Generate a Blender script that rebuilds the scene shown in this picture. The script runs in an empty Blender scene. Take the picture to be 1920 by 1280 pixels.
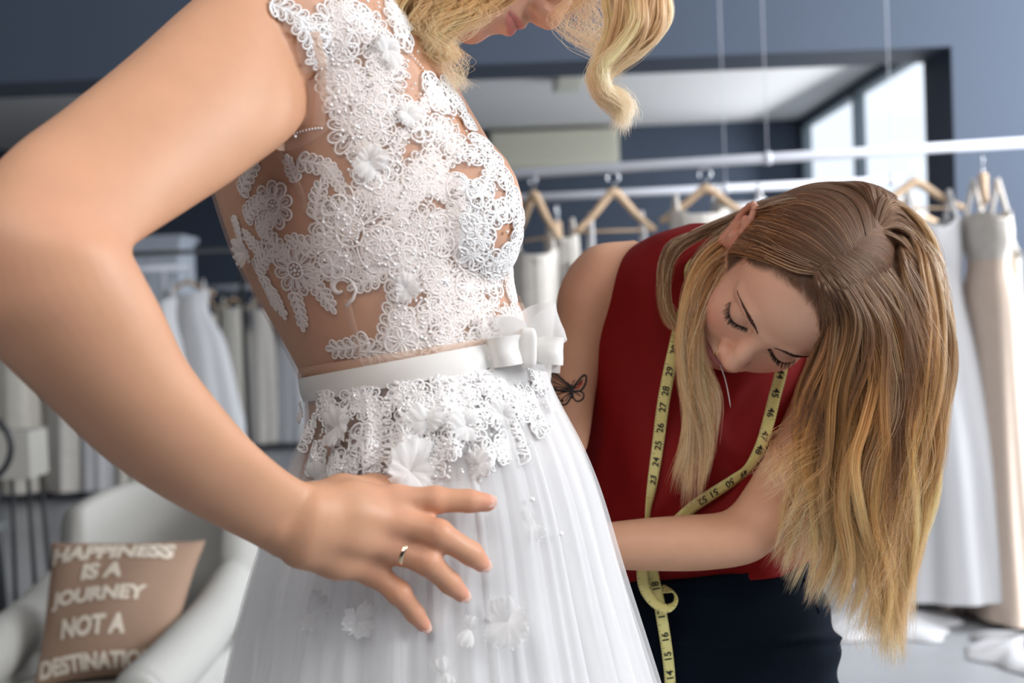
import bpy, bmesh, math, random
import numpy as np
from mathutils import Vector, Matrix
from mathutils.bvhtree import BVHTree

random.seed(7)
RNG = np.random.default_rng(11)
SC = bpy.context.scene
COL = SC.collection
PI = math.pi

# ------------------------------------------------------------------ camera
FPX = 2400.0
CAM_Z = 1.15
cam_d = bpy.data.cameras.new('camera')
cam = bpy.data.objects.new('camera', cam_d)
COL.objects.link(cam)
SC.camera = cam
cam_d.sensor_width = 36.0
cam_d.lens = FPX / 1920.0 * 36.0
cam_d.clip_start = 0.05
cam_d.clip_end = 200.0
CR = (Matrix.Rotation(PI / 2 - math.atan(60 / FPX), 4, 'X') @ Matrix.Rotation(math.radians(-2.2), 4, 'Z'))
cam.matrix_world = Matrix.Translation((0, 0, CAM_Z)) @ CR
cam_d.dof.use_dof = True
cam_d.dof.focus_distance = 1.21
cam_d.dof.aperture_fstop = 4.7
CRN = np.array(CR.to_3x3())
CAMP = np.array([0, 0, CAM_Z])

# ------------------------------------------------------------------ world, lights, exposure
w = bpy.data.worlds.new('sky')
SC.world = w
w.use_nodes = True
bg = w.node_tree.nodes['Background']
bg.inputs[0].default_value = (0.80, 0.89, 1.0, 1)
bg.inputs[1].default_value = 1.25


def area(name, loc, target, sx, sy, power, color=(1, 1, 1)):
    l = bpy.data.lights.new(name, 'AREA')
    l.shape = 'RECTANGLE'
    l.size = sx
    l.size_y = sy
    l.energy = power
    l.color = color
    o = bpy.data.objects.new(name, l)
    COL.objects.link(o)
    o.location = loc
    o.rotation_euler = (Vector(target) - Vector(loc)).to_track_quat('-Z', 'Y').to_euler()
    o['kind'] = 'helper'
    return o


# daylight from the shop windows on the right and through the far window wall; the one behind is added fill, without a window
area('window_daylight_right', (4.5, 4.3, 2.2), (2.6, 6.2, 1.9), 2.0, 2.2, 370, (0.93, 0.96, 1.0))
area('window_daylight_side', (4.4, 0.2, 2.8), (0.0, 1.3, 1.0), 2.8, 1.6, 225, (0.97, 0.98, 1.0))
area('window_daylight_behind', (-0.7, -0.7, 2.9), (0.0, 1.2, 1.0), 2.2, 1.2, 34, (1.0, 0.97, 0.94))
area('window_daylight_far', (2.9, 10.0, 1.9), (-2.0, 9.6, 1.3), 5.4, 1.7, 95, (0.93, 0.96, 1.0))

SC.view_settings.view_transform = 'Standard'
SC.view_settings.look = 'None'
SC.view_settings.gamma = 1.0
SC.view_settings.use_curve_mapping = False
SC.view_settings.exposure = 0.14
SC.cycles.max_bounces = 8
SC.cycles.transparent_max_bounces = 24

# ------------------------------------------------------------------ helpers


def P(u, v, d):
    """a point seen at pixel (u, v) of the 1920x1280 frame, d metres in front of the lens"""
    c = np.array([(u - 960.0) / FPX * d, (640.0 - v) / FPX * d, -d])
    return CRN @ c + CAMP


def PY(u, v, Y):
    """same, at world plane y = Y"""
    p = P(u, v, 1.0) - CAMP
    return CAMP + p * (Y / p[1])


FWD = CRN @ np.array([0, 0, -1.0])
RIGHT = CRN @ np.array([1.0, 0, 0])
UPV = CRN @ np.array([0, 1.0, 0])


def to_px(pts):
    q = (np.asarray(pts) - CAMP) @ CRN
    d = -q[:, 2]
    return np.c_[q[:, 0] / d * FPX + 960, 640 - q[:, 1] / d * FPX, d]


ORG = {}


def tag(o, label=None, cat=None, group=None, kind=None):
    if label: o['label'] = label
    if cat: o['category'] = cat
    if group: o['group'] = group
    if kind: o['kind'] = kind
    return o


def empty(name, loc, label=None, cat=None, group=None, kind=None, rz=0.0):
    o = bpy.data.objects.new(name, None)
    COL.objects.link(o)
    o.location = loc
    o.rotation_euler = (0, 0, rz)
    o.empty_display_size = 0.05
    ORG[o] = np.array(loc, float)
    tag(o, label, cat, group, kind)
    return o


def mesh_obj(name, verts, faces, mat, parent=None, smooth=True, local=False):
    """one mesh object; vertices are given in world space unless local"""
    verts = np.asarray(verts, dtype=np.float64)
    if parent is not None and not local:
        verts = verts - ORG[parent]
    me = bpy.data.meshes.new(name)
    if isinstance(faces, np.ndarray):
        n = faces.shape[1]
        me.vertices.add(len(verts))
        me.vertices.foreach_set('co', verts.astype(np.float32).ravel())
        me.loops.add(faces.size)
        me.loops.foreach_set('vertex_index', faces.astype(np.int32).ravel())
        me.polygons.add(len(faces))
        me.polygons.foreach_set('loop_start', np.arange(0, faces.size, n, dtype=np.int32))
        me.update(calc_edges=True)
    else:
        me.from_pydata([tuple(v) for v in verts], [], faces)
        me.update()
    if smooth:
        me.polygons.foreach_set('use_smooth', [True] * len(me.polygons))
    if mat is not None:
        me.materials.append(mat)
    o = bpy.data.objects.new(name, me)
    COL.objects.link(o)
    if parent is not None:
        o.parent = parent
        ORG[o] = ORG[parent]
    else:
        ORG[o] = np.zeros(3)
    return o


class MB:
    """collects shapes into one mesh"""

    def __init__(s):
        s.v = []; s.f = []; s.n = 0

    def add(s, verts, faces):
        verts = np.asarray(verts, float)
        s.v.append(verts)
        for f in faces:
            s.f.append(tuple(int(i) + s.n for i in f))
        s.n += len(verts)

    def box(s, c, size, R=None, bev=0.0):
        bm = bmesh.new()
        bmesh.ops.create_cube(bm, size=1.0)
        for v in bm.verts:
            v.co = Vector((v.co.x * size[0], v.co.y * size[1], v.co.z * size[2]))
        if bev > 0:
            bmesh.ops.bevel(bm, geom=bm.edges[:], offset=bev, segments=2, affect='EDGES', profile=0.6)
        vs = np.array([v.co[:] for v in bm.verts])
        fs = [[v.index for v in f.verts] for f in bm.faces]
        bm.free()
        if R is not None:
            vs = vs @ np.asarray(R).T
        s.add(vs + np.asarray(c, float), fs)

    def tube(s, pts, r, k=8, cap=True, closed=False):
        v, f = tube_mesh(pts, r, k, cap, closed)
        s.add(v, f)

    def ball(s, c, r, seg=10, R=None):
        v, f = ball_mesh(seg)
        v = v * np.asarray(r, float)
        if R is not None: v = v @ np.asarray(R).T
        s.add(v + np.asarray(c, float), f)

    def build(s, name, mat, parent=None, smooth=True):
        return mesh_obj(name, np.concatenate(s.v), s.f, mat, parent, smooth)


_BALL = {}


def ball_mesh(seg):
    if seg not in _BALL:
        v = [(0, 0, 1)]; f = []
        n = seg; m = max(3, seg // 2)
        for i in range(1, m):
            t = PI * i / m
            for j in range(n):
                a = 2 * PI * j / n
                v.append((math.sin(t) * math.cos(a), math.sin(t) * math.sin(a), math.cos(t)))
        v.append((0, 0, -1))
        for j in range(n):
            f.append((0, 1 + j, 1 + (j + 1) % n))
            b = 1 + (m - 2) * n
            f.append((len(v) - 1, b + (j + 1) % n, b + j))
        for i in range(m - 2):
            for j in range(n):
                a = 1 + i * n
                f.append((a + j, a + n + j, a + n + (j + 1) % n, a + (j + 1) % n))
        _BALL[seg] = (np.array(v, float), f)
    return _BALL[seg]


def spline(pts, n):
    """Catmull-Rom through pts (any dimension), n samples"""
    p = np.asarray(pts, float)
    m = len(p)
    if m == 2:
        t = np.linspace(0, 1, n)[:, None]
        return p[0] * (1 - t) + p[1] * t
    q = np.vstack([2 * p[0] - p[1], p, 2 * p[-1] - p[-2]])
    t = np.linspace(0, m - 1, n)
    i = np.minimum(t.astype(int), m - 2)
    u = (t - i)[:, None]
    a, b, c, d = q[i], q[i + 1], q[i + 2], q[i + 3]
    return 0.5 * ((2 * b) + (c - a) * u + (2 * a - 5 * b + 4 * c - d) * u ** 2 + (3 * b - a - 3 * c + d) * u ** 3)


def frames(p, closed=False):
    t = np.gradient(p, axis=0)
    if closed:
        t = np.roll(p, -1, 0) - np.roll(p, 1, 0)
    t /= np.linalg.norm(t, axis=1)[:, None] + 1e-12
    ref = np.array([0.31, 0.2, 0.93])
    if abs(t[0] @ ref) > 0.9: ref = np.array([0.9, -0.3, 0.1])
    n = np.zeros_like(p)
    x = ref - t[0] * (ref @ t[0]); x /= np.linalg.norm(x)
    for i in range(len(p)):
        x = x - t[i] * (x @ t[i])
        x /= np.linalg.norm(x) + 1e-12
        n[i] = x
    return t, n, np.cross(t, n)


def tube_mesh(pts, r, k=8, cap=True, closed=False):
    p = np.asarray(pts, float)
    r = np.broadcast_to(np.asarray(r, float), (len(p),))
    t, a, b = frames(p, closed)
    ang = np.arange(k) * 2 * PI / k
    ring = a[:, None, :] * np.cos(ang)[None, :, None] + b[:, None, :] * np.sin(ang)[None, :, None]
    v = (p[:, None, :] + ring * r[:, None, None]).reshape(-1, 3)
    f = []
    m = len(p)
    for i in range(m if closed else m - 1):
        i2 = (i + 1) % m
        for j in range(k):
            j2 = (j + 1) % k
            f.append((i * k + j, i * k + j2, i2 * k + j2, i2 * k + j))
    if cap and not closed:
        f.append(tuple(range(k))[::-1]); f.append(tuple((m - 1) * k + j for j in range(k)))
    return v, f


def grid_faces(rows, cols, wrap=True):
    i = np.arange(rows - 1)[:, None]
    j = np.arange(cols if wrap else cols - 1)[None, :]
    j2 = (j + 1) % cols
    a = i * cols + j; b = i * cols + j2; c = (i + 1) * cols + j2; d = (i + 1) * cols + j
    return np.stack([a, b, c, d], -1).reshape(-1, 4)


def loft(sl, n=40, k=40, caps=True, power=2.0):
    """sl: rows (uL, vL, uR, vR, depth, half depth). Rings spanned by the two edge pixels and the viewing depth."""
    rows = []
    for (a, b, c, e, d, h) in sl:
        L = P(a, b, d); R = P(c, e, d)
        rows.append(np.r_[(L + R) / 2, (R - L) / 2, h])
    r = spline(np.array(rows), n)
    ang = np.arange(k) * 2 * PI / k
    cs = np.cos(ang); sn = np.sin(ang)
    if power != 2.0:
        cs = np.sign(cs) * np.abs(cs) ** (2 / power); sn = np.sign(sn) * np.abs(sn) ** (2 / power)
    v = r[:, None, 0:3] + r[:, None, 3:6] * cs[None, :, None] + FWD * (r[:, 6, None] * sn[None, :])[:, :, None]
    return v  # (n, k, 3)


def loft_mesh(v, caps=True):
    n, k = v.shape[:2]
    f = [tuple(x) for x in grid_faces(n, k)]
    if caps:
        f.append(tuple(range(k))[::-1]); f.append(tuple((n - 1) * k + j for j in range(k)))
    return v.reshape(-1, 3), f


def hashn(x, y, z=0.0, s=0.0):
    return np.sin(x * 1.7 + 3.1 * np.sin(y * 1.3 + s) + s) * np.cos(y * 2.1 - 2.3 * np.sin(z * 1.1 + s * 2) + x * .3)


# ---- signed distance modelling
class Field:
    def __init__(s, lo, hi, h):
        s.lo = np.array(lo, float); s.h = h
        s.n = np.ceil((np.array(hi) - s.lo) / h).astype(int) + 1
        s.D = np.full(tuple(s.n), 1.0, np.float32)

    def _sub(s, lo, hi):
        a = np.clip(np.floor((np.asarray(lo) - s.lo) / s.h).astype(int), 0, s.n)
        b = np.clip(np.ceil((np.asarray(hi) - s.lo) / s.h).astype(int) + 1, 0, s.n)
        if np.any(b <= a): return None
        ax = [(s.lo[i] + np.arange(a[i], b[i]) * s.h).astype(np.float32) for i in range(3)]
        X, Y, Z = np.meshgrid(*ax, indexing='ij', sparse=True)
        return tuple(slice(a[i], b[i]) for i in range(3)), X, Y, Z

    def _mix(s, sl, d, k, op):
        D = s.D[sl]
        if op == 'add':
            if k > 0:
                h = np.clip(0.5 + 0.5 * (D - d) / k, 0, 1)
                s.D[sl] = D * (1 - h) + d * h - k * h * (1 - h)
            else:
                s.D[sl] = np.minimum(D, d)
        else:
            if k > 0:
                h = np.clip(0.5 - 0.5 * (D + d) / k, 0, 1)
                s.D[sl] = D * (1 - h) - d * h + k * h * (1 - h)
            else:
                s.D[sl] = np.maximum(D, -d)

    def ell(s, c, r, k=0.01, op='add', R=None):
        c = np.asarray(c, float); r = np.broadcast_to(np.asarray(r, float), (3,))
        m = r.max() + k * 2 + s.h * 3 + 0.006
        q = s._sub(c - m, c + m)
        if q is None: return
        sl, X, Y, Z = q
        x, y, z = X - c[0], Y - c[1], Z - c[2]
        if R is not None:
            R = np.asarray(R)
            x, y, z = (x * R[0, 0] + y * R[0, 1] + z * R[0, 2], x * R[1, 0] + y * R[1, 1] + z * R[1, 2], x * R[2, 0] + y * R[2, 1] + z * R[2, 2])
        k0 = np.sqrt((x / r[0]) ** 2 + (y / r[1]) ** 2 + (z / r[2]) ** 2)
        k1 = np.sqrt((x / r[0] ** 2) ** 2 + (y / r[1] ** 2) ** 2 + (z / r[2] ** 2) ** 2) + 1e-9
        s._mix(sl, k0 * (k0 - 1.0) / k1, k, op)

    def cone(s, a, b, ra, rb, k=0.008, op='add'):
        a = np.asarray(a, float); b = np.asarray(b, float)
        m = max(ra, rb) + k * 2 + s.h * 3 + 0.004
        q = s._sub(np.minimum(a, b) - m, np.maximum(a, b) + m)
        if q is None: return
        sl, X, Y, Z = q
        ab = b - a
        L = ab @ ab + 1e-12
        t = np.clip(((X - a[0]) * ab[0] + (Y - a[1]) * ab[1] + (Z - a[2]) * ab[2]) / L, 0, 1)
        d = np.sqrt((X - a[0] - t * ab[0]) ** 2 + (Y - a[1] - t * ab[1]) ** 2 + (Z - a[2] - t * ab[2]) ** 2) - (ra + (rb - ra) * t)
        s._mix(sl, d, k, op)

    def chain(s, pts, rs, k=0.006, op='add'):
        for i in range(len(pts) - 1):
            s.cone(pts[i], pts[i + 1], rs[i], rs[i + 1], k, op)

    def mesh(s):
        return surface_nets(s.D, s.lo, s.h)


def surface_nets(D, lo, h):
    S = D < 0
    nx, ny, nz = D.shape
    cnt = np.zeros((nx - 1, ny - 1, nz - 1), np.int8)
    for dx in (0, 1):
        for dy in (0, 1):
            for dz in (0, 1):
                cnt += S[dx:nx - 1 + dx, dy:ny - 1 + dy, dz:nz - 1 + dz]
    act = (cnt > 0) & (cnt < 8)
    ci = np.argwhere(act)
    idx = -np.ones(act.shape, np.int32)
    idx[act] = np.arange(len(ci))
    acc = np.zeros((len(ci), 3)); num = np.zeros(len(ci))
    corners = [(a, b, c) for a in (0, 1) for b in (0, 1) for c in (0, 1)]
    for c0 in corners:
        for ax in range(3):
            if c0[ax] == 1: continue
            c1 = list(c0); c1[ax] = 1
            A = D[ci[:, 0] + c0[0], ci[:, 1] + c0[1], ci[:, 2] + c0[2]]
            B = D[ci[:, 0] + c1[0], ci[:, 1] + c1[1], ci[:, 2] + c1[2]]
            m = (A < 0) != (B < 0)
            t = np.where(m, A / np.where(m, A - B, 1), 0)
            p = np.array(c0, float)[None, :].repeat(len(ci), 0)
            p[:, ax] += t
            acc[m] += p[m]; num[m] += 1
    v = (ci + acc / num[:, None]) * h + lo
    faces = []
    for ax in range(3):
        o1, o2 = [(1, 2), (2, 0), (0, 1)][ax]
        sl0 = [slice(None)] * 3; sl1 = [slice(None)] * 3
        sl0[ax] = slice(0, -1); sl1[ax] = slice(1, None)
        A = S[tuple(sl0)]; B = S[tuple(sl1)]
        e = np.argwhere(A != B)
        ok = (e[:, o1] > 0) & (e[:, o2] > 0) & (e[:, o1] < D.shape[o1] - 1) & (e[:, o2] < D.shape[o2] - 1)
        e = e[ok]
        flip = A[e[:, 0], e[:, 1], e[:, 2]]
        q = []
        for (a, b) in ((0, 0), (-1, 0), (-1, -1), (0, -1)):
            c = e.copy(); c[:, o1] += a; c[:, o2] += b
            q.append(idx[c[:, 0], c[:, 1], c[:, 2]])
        q = np.stack(q, 1)
        q[~flip] = q[~flip][:, ::-1]
        faces.append(q)
    f = np.concatenate(faces)
    return v, f[(f >= 0).all(1)]


def remesh(parts, voxel, smooth_it=6):
    """union of closed shapes as one continuous surface; returns verts, quads"""
    mb = MB()
    for v, f in parts: mb.add(v, f)
    o = mb.build('tmp', None)
    m = o.modifiers.new('r', 'REMESH'); m.mode = 'VOXEL'; m.voxel_size = voxel
    if smooth_it:
        m = o.modifiers.new('s', 'SMOOTH'); m.factor = 0.5; m.iterations = smooth_it
    dg = bpy.context.evaluated_depsgraph_get()
    me = bpy.data.meshes.new_from_object(o.evaluated_get(dg))
    v = np.zeros(len(me.vertices) * 3, np.float32); me.vertices.foreach_get('co', v)
    f = np.zeros(len(me.loops), np.int32); me.loops.foreach_get('vertex_index', f)
    assert len(me.loops) == 4 * len(me.polygons)
    v = v.reshape(-1, 3).astype(float); f = f.reshape(-1, 4)
    bpy.data.objects.remove(o); bpy.data.meshes.remove(me)
    return v, f


# ---- materials
M = {}
def nmat(name):
    m = bpy.data.materials.new(name)
    m.use_nodes = True
    return m, m.node_tree, m.node_tree.nodes['Principled BSDF']


def mat(name, col, rough=0.6, metal=0.0, noise=0.0, nscale=20.0, bump=0.0, bscale=60.0, spec=0.5, **kw):
    m, nt, b = nmat(name)
    b.inputs['Base Color'].default_value = (*col, 1)
    b.inputs['Roughness'].default_value = rough
    b.inputs['Metallic'].default_value = metal
    b.inputs['Specular IOR Level'].default_value = spec
    tc = nt.nodes.new('ShaderNodeTexCoord')
    if noise > 0:
        n = nt.nodes.new('ShaderNodeTexNoise'); n.inputs['Scale'].default_value = nscale
        n.inputs['Detail'].default_value = 5
        r = nt.nodes.new('ShaderNodeMixRGB')
        nt.links.new(tc.outputs['Object'], n.inputs['Vector'])
        nt.links.new(n.outputs['Fac'], r.inputs['Fac'])
        r.inputs[1].default_value = (*[c * (1 - noise) for c in col], 1)
        r.inputs[2].default_value = (*[min(1, c * (1 + noise)) for c in col], 1)
        nt.links.new(r.outputs[0], b.inputs['Base Color'])
    if bump > 0:
        n = nt.nodes.new('ShaderNodeTexNoise'); n.inputs['Scale'].default_value = bscale
        n.inputs['Detail'].default_value = 4
        bp = nt.nodes.new('ShaderNodeBump'); bp.inputs['Strength'].default_value = bump
        bp.inputs['Distance'].default_value = 0.002
        nt.links.new(tc.outputs['Object'], n.inputs['Vector'])
        nt.links.new(n.outputs['Fac'], bp.inputs['Height'])
        nt.links.new(bp.outputs[0], b.inputs['Normal'])
    for k_, v_ in kw.items():
        b.inputs[k_.replace('_', ' ')].default_value = v_
    return m


def sheer(name, col, alpha, transl=0.4, rough=0.8):
    """thin see-through fabric: part of the light passes straight, the rest is scattered"""
    m = bpy.data.materials.new(name); m.use_nodes = True
    nt = m.node_tree; nt.nodes.clear()
    out = nt.nodes.new('ShaderNodeOutputMaterial')
    mx = nt.nodes.new('ShaderNodeMixShader'); tr = nt.nodes.new('ShaderNodeBsdfTransparent')
    m2 = nt.nodes.new('ShaderNodeMixShader'); df = nt.nodes.new('ShaderNodeBsdfDiffuse'); tl = nt.nodes.new('ShaderNodeBsdfTranslucent')
    df.inputs[0].default_value = (*col, 1); tl.inputs[0].default_value = (*col, 1)
    m2.inputs[0].default_value = transl
    nt.links.new(df.outputs[0], m2.inputs[1]); nt.links.new(tl.outputs[0], m2.inputs[2])
    mx.inputs[0].default_value = alpha
    nt.links.new(tr.outputs[0], mx.inputs[1]); nt.links.new(m2.outputs[0], mx.inputs[2])
    nt.links.new(mx.outputs[0], out.inputs[0])
    return m


def skin_mat(name, sss=0.12):
    m, nt, b = nmat(name)
    at = nt.nodes.new('ShaderNodeAttribute'); at.attribute_name = 'Col'
    tc = nt.nodes.new('ShaderNodeTexCoord')
    n = nt.nodes.new('ShaderNodeTexNoise'); n.inputs['Scale'].default_value = 26; n.inputs['Detail'].default_value = 6
    n.inputs['Roughness'].default_value = 0.6
    nt.links.new(tc.outputs['Object'], n.inputs['Vector'])
    mr = nt.nodes.new('ShaderNodeMapRange'); mr.inputs['To Min'].default_value = 0.9; mr.inputs['To Max'].default_value = 1.1
    nt.links.new(n.outputs['Fac'], mr.inputs['Value'])
    mu = nt.nodes.new('ShaderNodeMixRGB'); mu.blend_type = 'MULTIPLY'; mu.inputs[0].default_value = 1
    nt.links.new(at.outputs['Color'], mu.inputs[1]); nt.links.new(mr.outputs[0], mu.inputs[2])
    nt.links.new(mu.outputs[0], b.inputs['Base Color'])
    b.inputs['Roughness'].default_value = 0.48
    b.inputs['Specular IOR Level'].default_value = 0.35
    b.inputs['Subsurface Weight'].default_value = sss
    b.inputs['Subsurface Radius'].default_value = (1.0, 0.35, 0.18)
    b.inputs['Subsurface Scale'].default_value = 0.012
    n2 = nt.nodes.new('ShaderNodeTexNoise'); n2.inputs['Scale'].default_value = 700; n2.inputs['Detail'].default_value = 3
    nt.links.new(tc.outputs['Object'], n2.inputs['Vector'])
    bp = nt.nodes.new('ShaderNodeBump'); bp.inputs['Strength'].default_value = 0.12; bp.inputs['Distance'].default_value = 0.0006
    nt.links.new(n2.outputs['Fac'], bp.inputs['Height']); nt.links.new(bp.outputs[0], b.inputs['Normal'])
    return m


def set_col(o, cols):
    me = o.data
    a = me.color_attributes.new('Col', 'FLOAT_COLOR', 'POINT')
    c = np.ones((len(me.vertices), 4), np.float32); c[:, :3] = cols
    a.data.foreach_set('color', c.ravel())


def sm(x, a, b):
    t = np.clip((x - a) / (b - a), 0, 1)
    return t * t * (3 - 2 * t)
# ------------------------------------------------------------------ materials of the room

M['wall'] = mat('slate_blue_paint', (0.050, 0.068, 0.102), 0.75, noise=0.05, nscale=3, bump=0.1, bscale=300)
M['wall_dark'] = mat('dark_navy_paint', (0.03, 0.042, 0.068), 0.75, noise=0.05, nscale=3)
M['ceiling'] = mat('white_ceiling_paint', (0.70, 0.69, 0.68), 0.9)
M['white_metal'] = mat('white_powder_coat', (0.62, 0.64, 0.70), 0.35)
M['frame_grey'] = mat('grey_window_frame', (0.22, 0.27, 0.30), 0.5)
M['pale_wood'] = mat('pale_hanger_wood', (0.60, 0.42, 0.27), 0.45, noise=0.15, nscale=30)
M['steel'] = mat('hook_steel', (0.8, 0.82, 0.85), 0.25, 1.0)
M['cream_plastic'] = mat('cream_plastic', (0.60, 0.58, 0.47), 0.45)
M['cream_line'] = mat('cream_slat', (0.70, 0.68, 0.58), 0.45)


def floor_mat():
    m, nt, b = nmat('polished_concrete')
    tc = nt.nodes.new('ShaderNodeTexCoord')
    n = nt.nodes.new('ShaderNodeTexNoise'); n.inputs['Scale'].default_value = 1.3; n.inputs['Detail'].default_value = 9
    cr = nt.nodes.new('ShaderNodeValToRGB')
    cr.color_ramp.elements[0].position = 0.3; cr.color_ramp.elements[0].color = (0.30, 0.31, 0.33, 1)
    cr.color_ramp.elements[1].position = 0.75; cr.color_ramp.elements[1].color = (0.40, 0.41, 0.43, 1)
    nt.links.new(tc.outputs['Object'], n.inputs['Vector']); nt.links.new(n.outputs['Fac'], cr.inputs[0])
    nt.links.new(cr.outputs[0], b.inputs['Base Color'])
    b.inputs['Roughness'].default_value = 0.32
    return m


M['floor'] = floor_mat()


def struct(name, boxes, m):
    mb = MB()
    for lo, hi in boxes:
        lo = np.array(lo, float); hi = np.array(hi, float)
        mb.box((lo + hi) / 2, hi - lo)
    o = mb.build(name, m, None, smooth=False)
    o['kind'] = 'structure'
    return o


YW0, YW1 = 6.2, 6.62       # the wall with the wide opening
YB = 13.0                  # far wall
XJ = 2.17                  # right jamb of the opening
XWN = 2.98                 # window wall of the far room
ZL, ZC = 2.335, 2.96       # lintel underside, ceiling
struct('floor', [((-9, -2.6, -0.1), (4.72, 13.2, 0))], M['floor'])
struct('wall_front_right', [((XJ, YW0, 0), (4.6, YW1, 3.6))], M['wall'])
struct('wall_lintel', [((-9, YW0, ZL), (XJ, YW1, 3.6))], M['wall'])
struct('wall_back', [((-9, YB, 0), (XWN + 0.12, YB + 0.15, ZC))], M['wall'])
struct('ceiling', [((-9, YW1, ZC), (XWN + 0.12, YB + 0.15, ZC + 0.1))], M['ceiling'])
struct('wall_left', [((-9.1, -2.6, 0), (-9, YB + 0.15, 3.6))], M['wall_dark'])
struct('ceiling_near', [((-9, -2.6, 3.6), (4.7, YW1, 3.7))], M['ceiling'])
# near room: window openings on the right, closed wall behind the camera
struct('wall_right_near', [((4.6, -2.6, 0), (4.72, YW1, .8)), ((4.6, -2.6, 3.1), (4.72, YW1, 3.6)), ((4.6, 4.6, .8), (4.72, YW1, 3.1)), ((4.6, -2.6, .8), (4.72, -1.6, 3.1)), ((4.6, 1.4, .8), (4.72, 1.7, 3.1))], M['wall'])
struct('wall_behind', [((-9, -2.62, 0), (4.72, -2.5, 3.6))], M['wall_dark'])
# window wall on the right of the far room: posts, sill wall, head, panes
struct('wall_right', [((XWN, YW1, 0), (XWN + 0.12, YB, 0.95)), ((XWN, YW1, 2.90), (XWN + 0.12, YB, ZC)),
                      ((XWN, YW1, 0.95), (XWN + 0.12, 6.75, 2.90)), ((XWN, 12.95, 0.95), (XWN + 0.12, YB, 2.90))], M['wall'])
glass = bpy.data.materials.new('window_glass'); glass.use_nodes = True
_nt = glass.node_tree; _nt.nodes.clear()
_o = _nt.nodes.new('ShaderNodeOutputMaterial'); _m = _nt.nodes.new('ShaderNodeMixShader')
_t = _nt.nodes.new('ShaderNodeBsdfTransparent'); _g = _nt.nodes.new('ShaderNodeBsdfGlossy'); _g.inputs['Roughness'].default_value = 0.02
_m.inputs[0].default_value = 0.06
_nt.links.new(_t.outputs[0], _m.inputs[1]); _nt.links.new(_g.outputs[0], _m.inputs[2]); _nt.links.new(_m.outputs[0], _o.inputs[0])
ys = [6.75, 11.0, 12.95]
for i in range(2):
    y0, y1 = ys[i], ys[i + 1]
    mb = MB()
    for (a, b) in (((XWN + .02, y0, .95), (XWN + .1, y0 + .06, 2.9)), ((XWN + .02, y1 - .06, .95), (XWN + .1, y1, 2.9)),
                   ((XWN + .02, y0, .95), (XWN + .1, y1, 1.0)), ((XWN + .02, y0, 2.86), (XWN + .1, y1, 2.9))):
        a = np.array(a); b = np.array(b); mb.box((a + b) / 2, b - a)
    fr = mb.build('window_%d' % (i + 1), M['frame_grey'], None, False); fr['kind'] = 'structure'
    mb = MB(); mb.box((XWN + .06, (y0 + y1) / 2, 1.93), (.008, y1 - y0 - .12, 1.86))
    mb.build('pane', glass, fr, False)
    mb = MB(); mb.box((XWN + .06, (y0 + y1) / 2, 1.52), (.05, y1 - y0 - .12, .04))
    mb.build('rail', M['frame_grey'], fr, False)

# air conditioner on the far wall
a = PY(918, 250, YB - .12); b = PY(1160, 310, YB - .12)
ac = empty('air_conditioner', ((a[0] + b[0]) / 2, YB - .12, b[2]), 'long cream wall-mounted air conditioner under the ceiling of the far room', 'air conditioner')
cz = (a[2] + b[2]) / 2; cx = (a[0] + b[0]) / 2; wx = b[0] - a[0]; hz = a[2] - b[2]
mb = MB(); mb.box((cx, YB - .12, cz), (wx, .23, hz), None, .02); mb.build('housing', M['cream_plastic'], ac, False)
for i in range(4):
    mb = MB(); mb.box((cx, YB - .245, cz + hz * (0.32 - i * .2)), (wx * .95, .025, hz * .07)); mb.build('slat', M['cream_line'], ac, False)
# ceiling light
cl = empty('ceiling_light', (PY(1072, 190, 9.5)[0], 9.5, ZC - .001), 'boxy unlit cream ceiling light above the far room', 'ceiling light')
mb = MB(); mb.box((cl.location.x, 9.5, ZC - .05), (.22, 1.5, .1), None, .015); mb.build('housing', M['cream_plastic'], cl, False)
mb = MB(); mb.box((cl.location.x, 9.5, ZC - .105), (.17, 1.4, .012)); mb.build('diffuser', M['cream_line'], cl, False)


# ---- clothes rails hanging on cables
def rail(label, A, B, r, cables, group='suspended clothes rails', top=3.6):
    mid = (np.array(A) + np.array(B)) / 2
    t = empty('clothes_rail', mid, label, 'clothes rail', group)
    mb = MB(); mb.tube([A, B], r, 16); mb.build('pole', M['white_metal'], t)
    for s in cables:
        p = np.array(A) * (1 - s) + np.array(B) * s
        mb = MB(); mb.tube([p, (p[0], p[1], top)], 0.0016, 6); mb.build('cable', M['white_metal'], t)
        mb = MB(); mb.tube([p + (-.012, 0, 0), p + (.012, 0, 0)], r * 1.25, 14); mb.build('collar', M['white_metal'], t)
    return t


RA, RB = PY(700, 342, 4.65), PY(2150, 253, 4.55)
zr1 = (RA[2] + RB[2]) / 2
rail('nearer white clothes rail crossing in front of the wall opening', (RA[0], 4.65, RA[2]), (RB[0], 4.55, RB[2]), .0185, (.08, .515, .97))
R2A, R2B = PY(800, 380, 5.6), PY(1690, 337, 5.6)
rail('farther white clothes rail just behind and below the nearer rail', R2A, R2B, .018, (.05, .63, .98))

# ------------------------------------------------------------------ gowns on hangers
M['g_white'] = mat('white_satin', (0.58, 0.58, 0.595), 0.55, bump=.2, bscale=30)
M['g_ivory'] = mat('ivory_lace_fabric', (0.64, 0.60, 0.55), 0.8, noise=.18, nscale=28, bump=.6, bscale=60)
M['g_champ'] = mat('champagne_fabric', (0.72, 0.58, 0.48), 0.7, noise=.06, nscale=20)
M['g_cream'] = mat('cream_fabric', (0.66, 0.62, 0.54), 0.75, noise=.1, nscale=20)
M['g_sheer'] = sheer('hanging_tulle', (0.85, 0.87, 0.92), 0.6)


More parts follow.
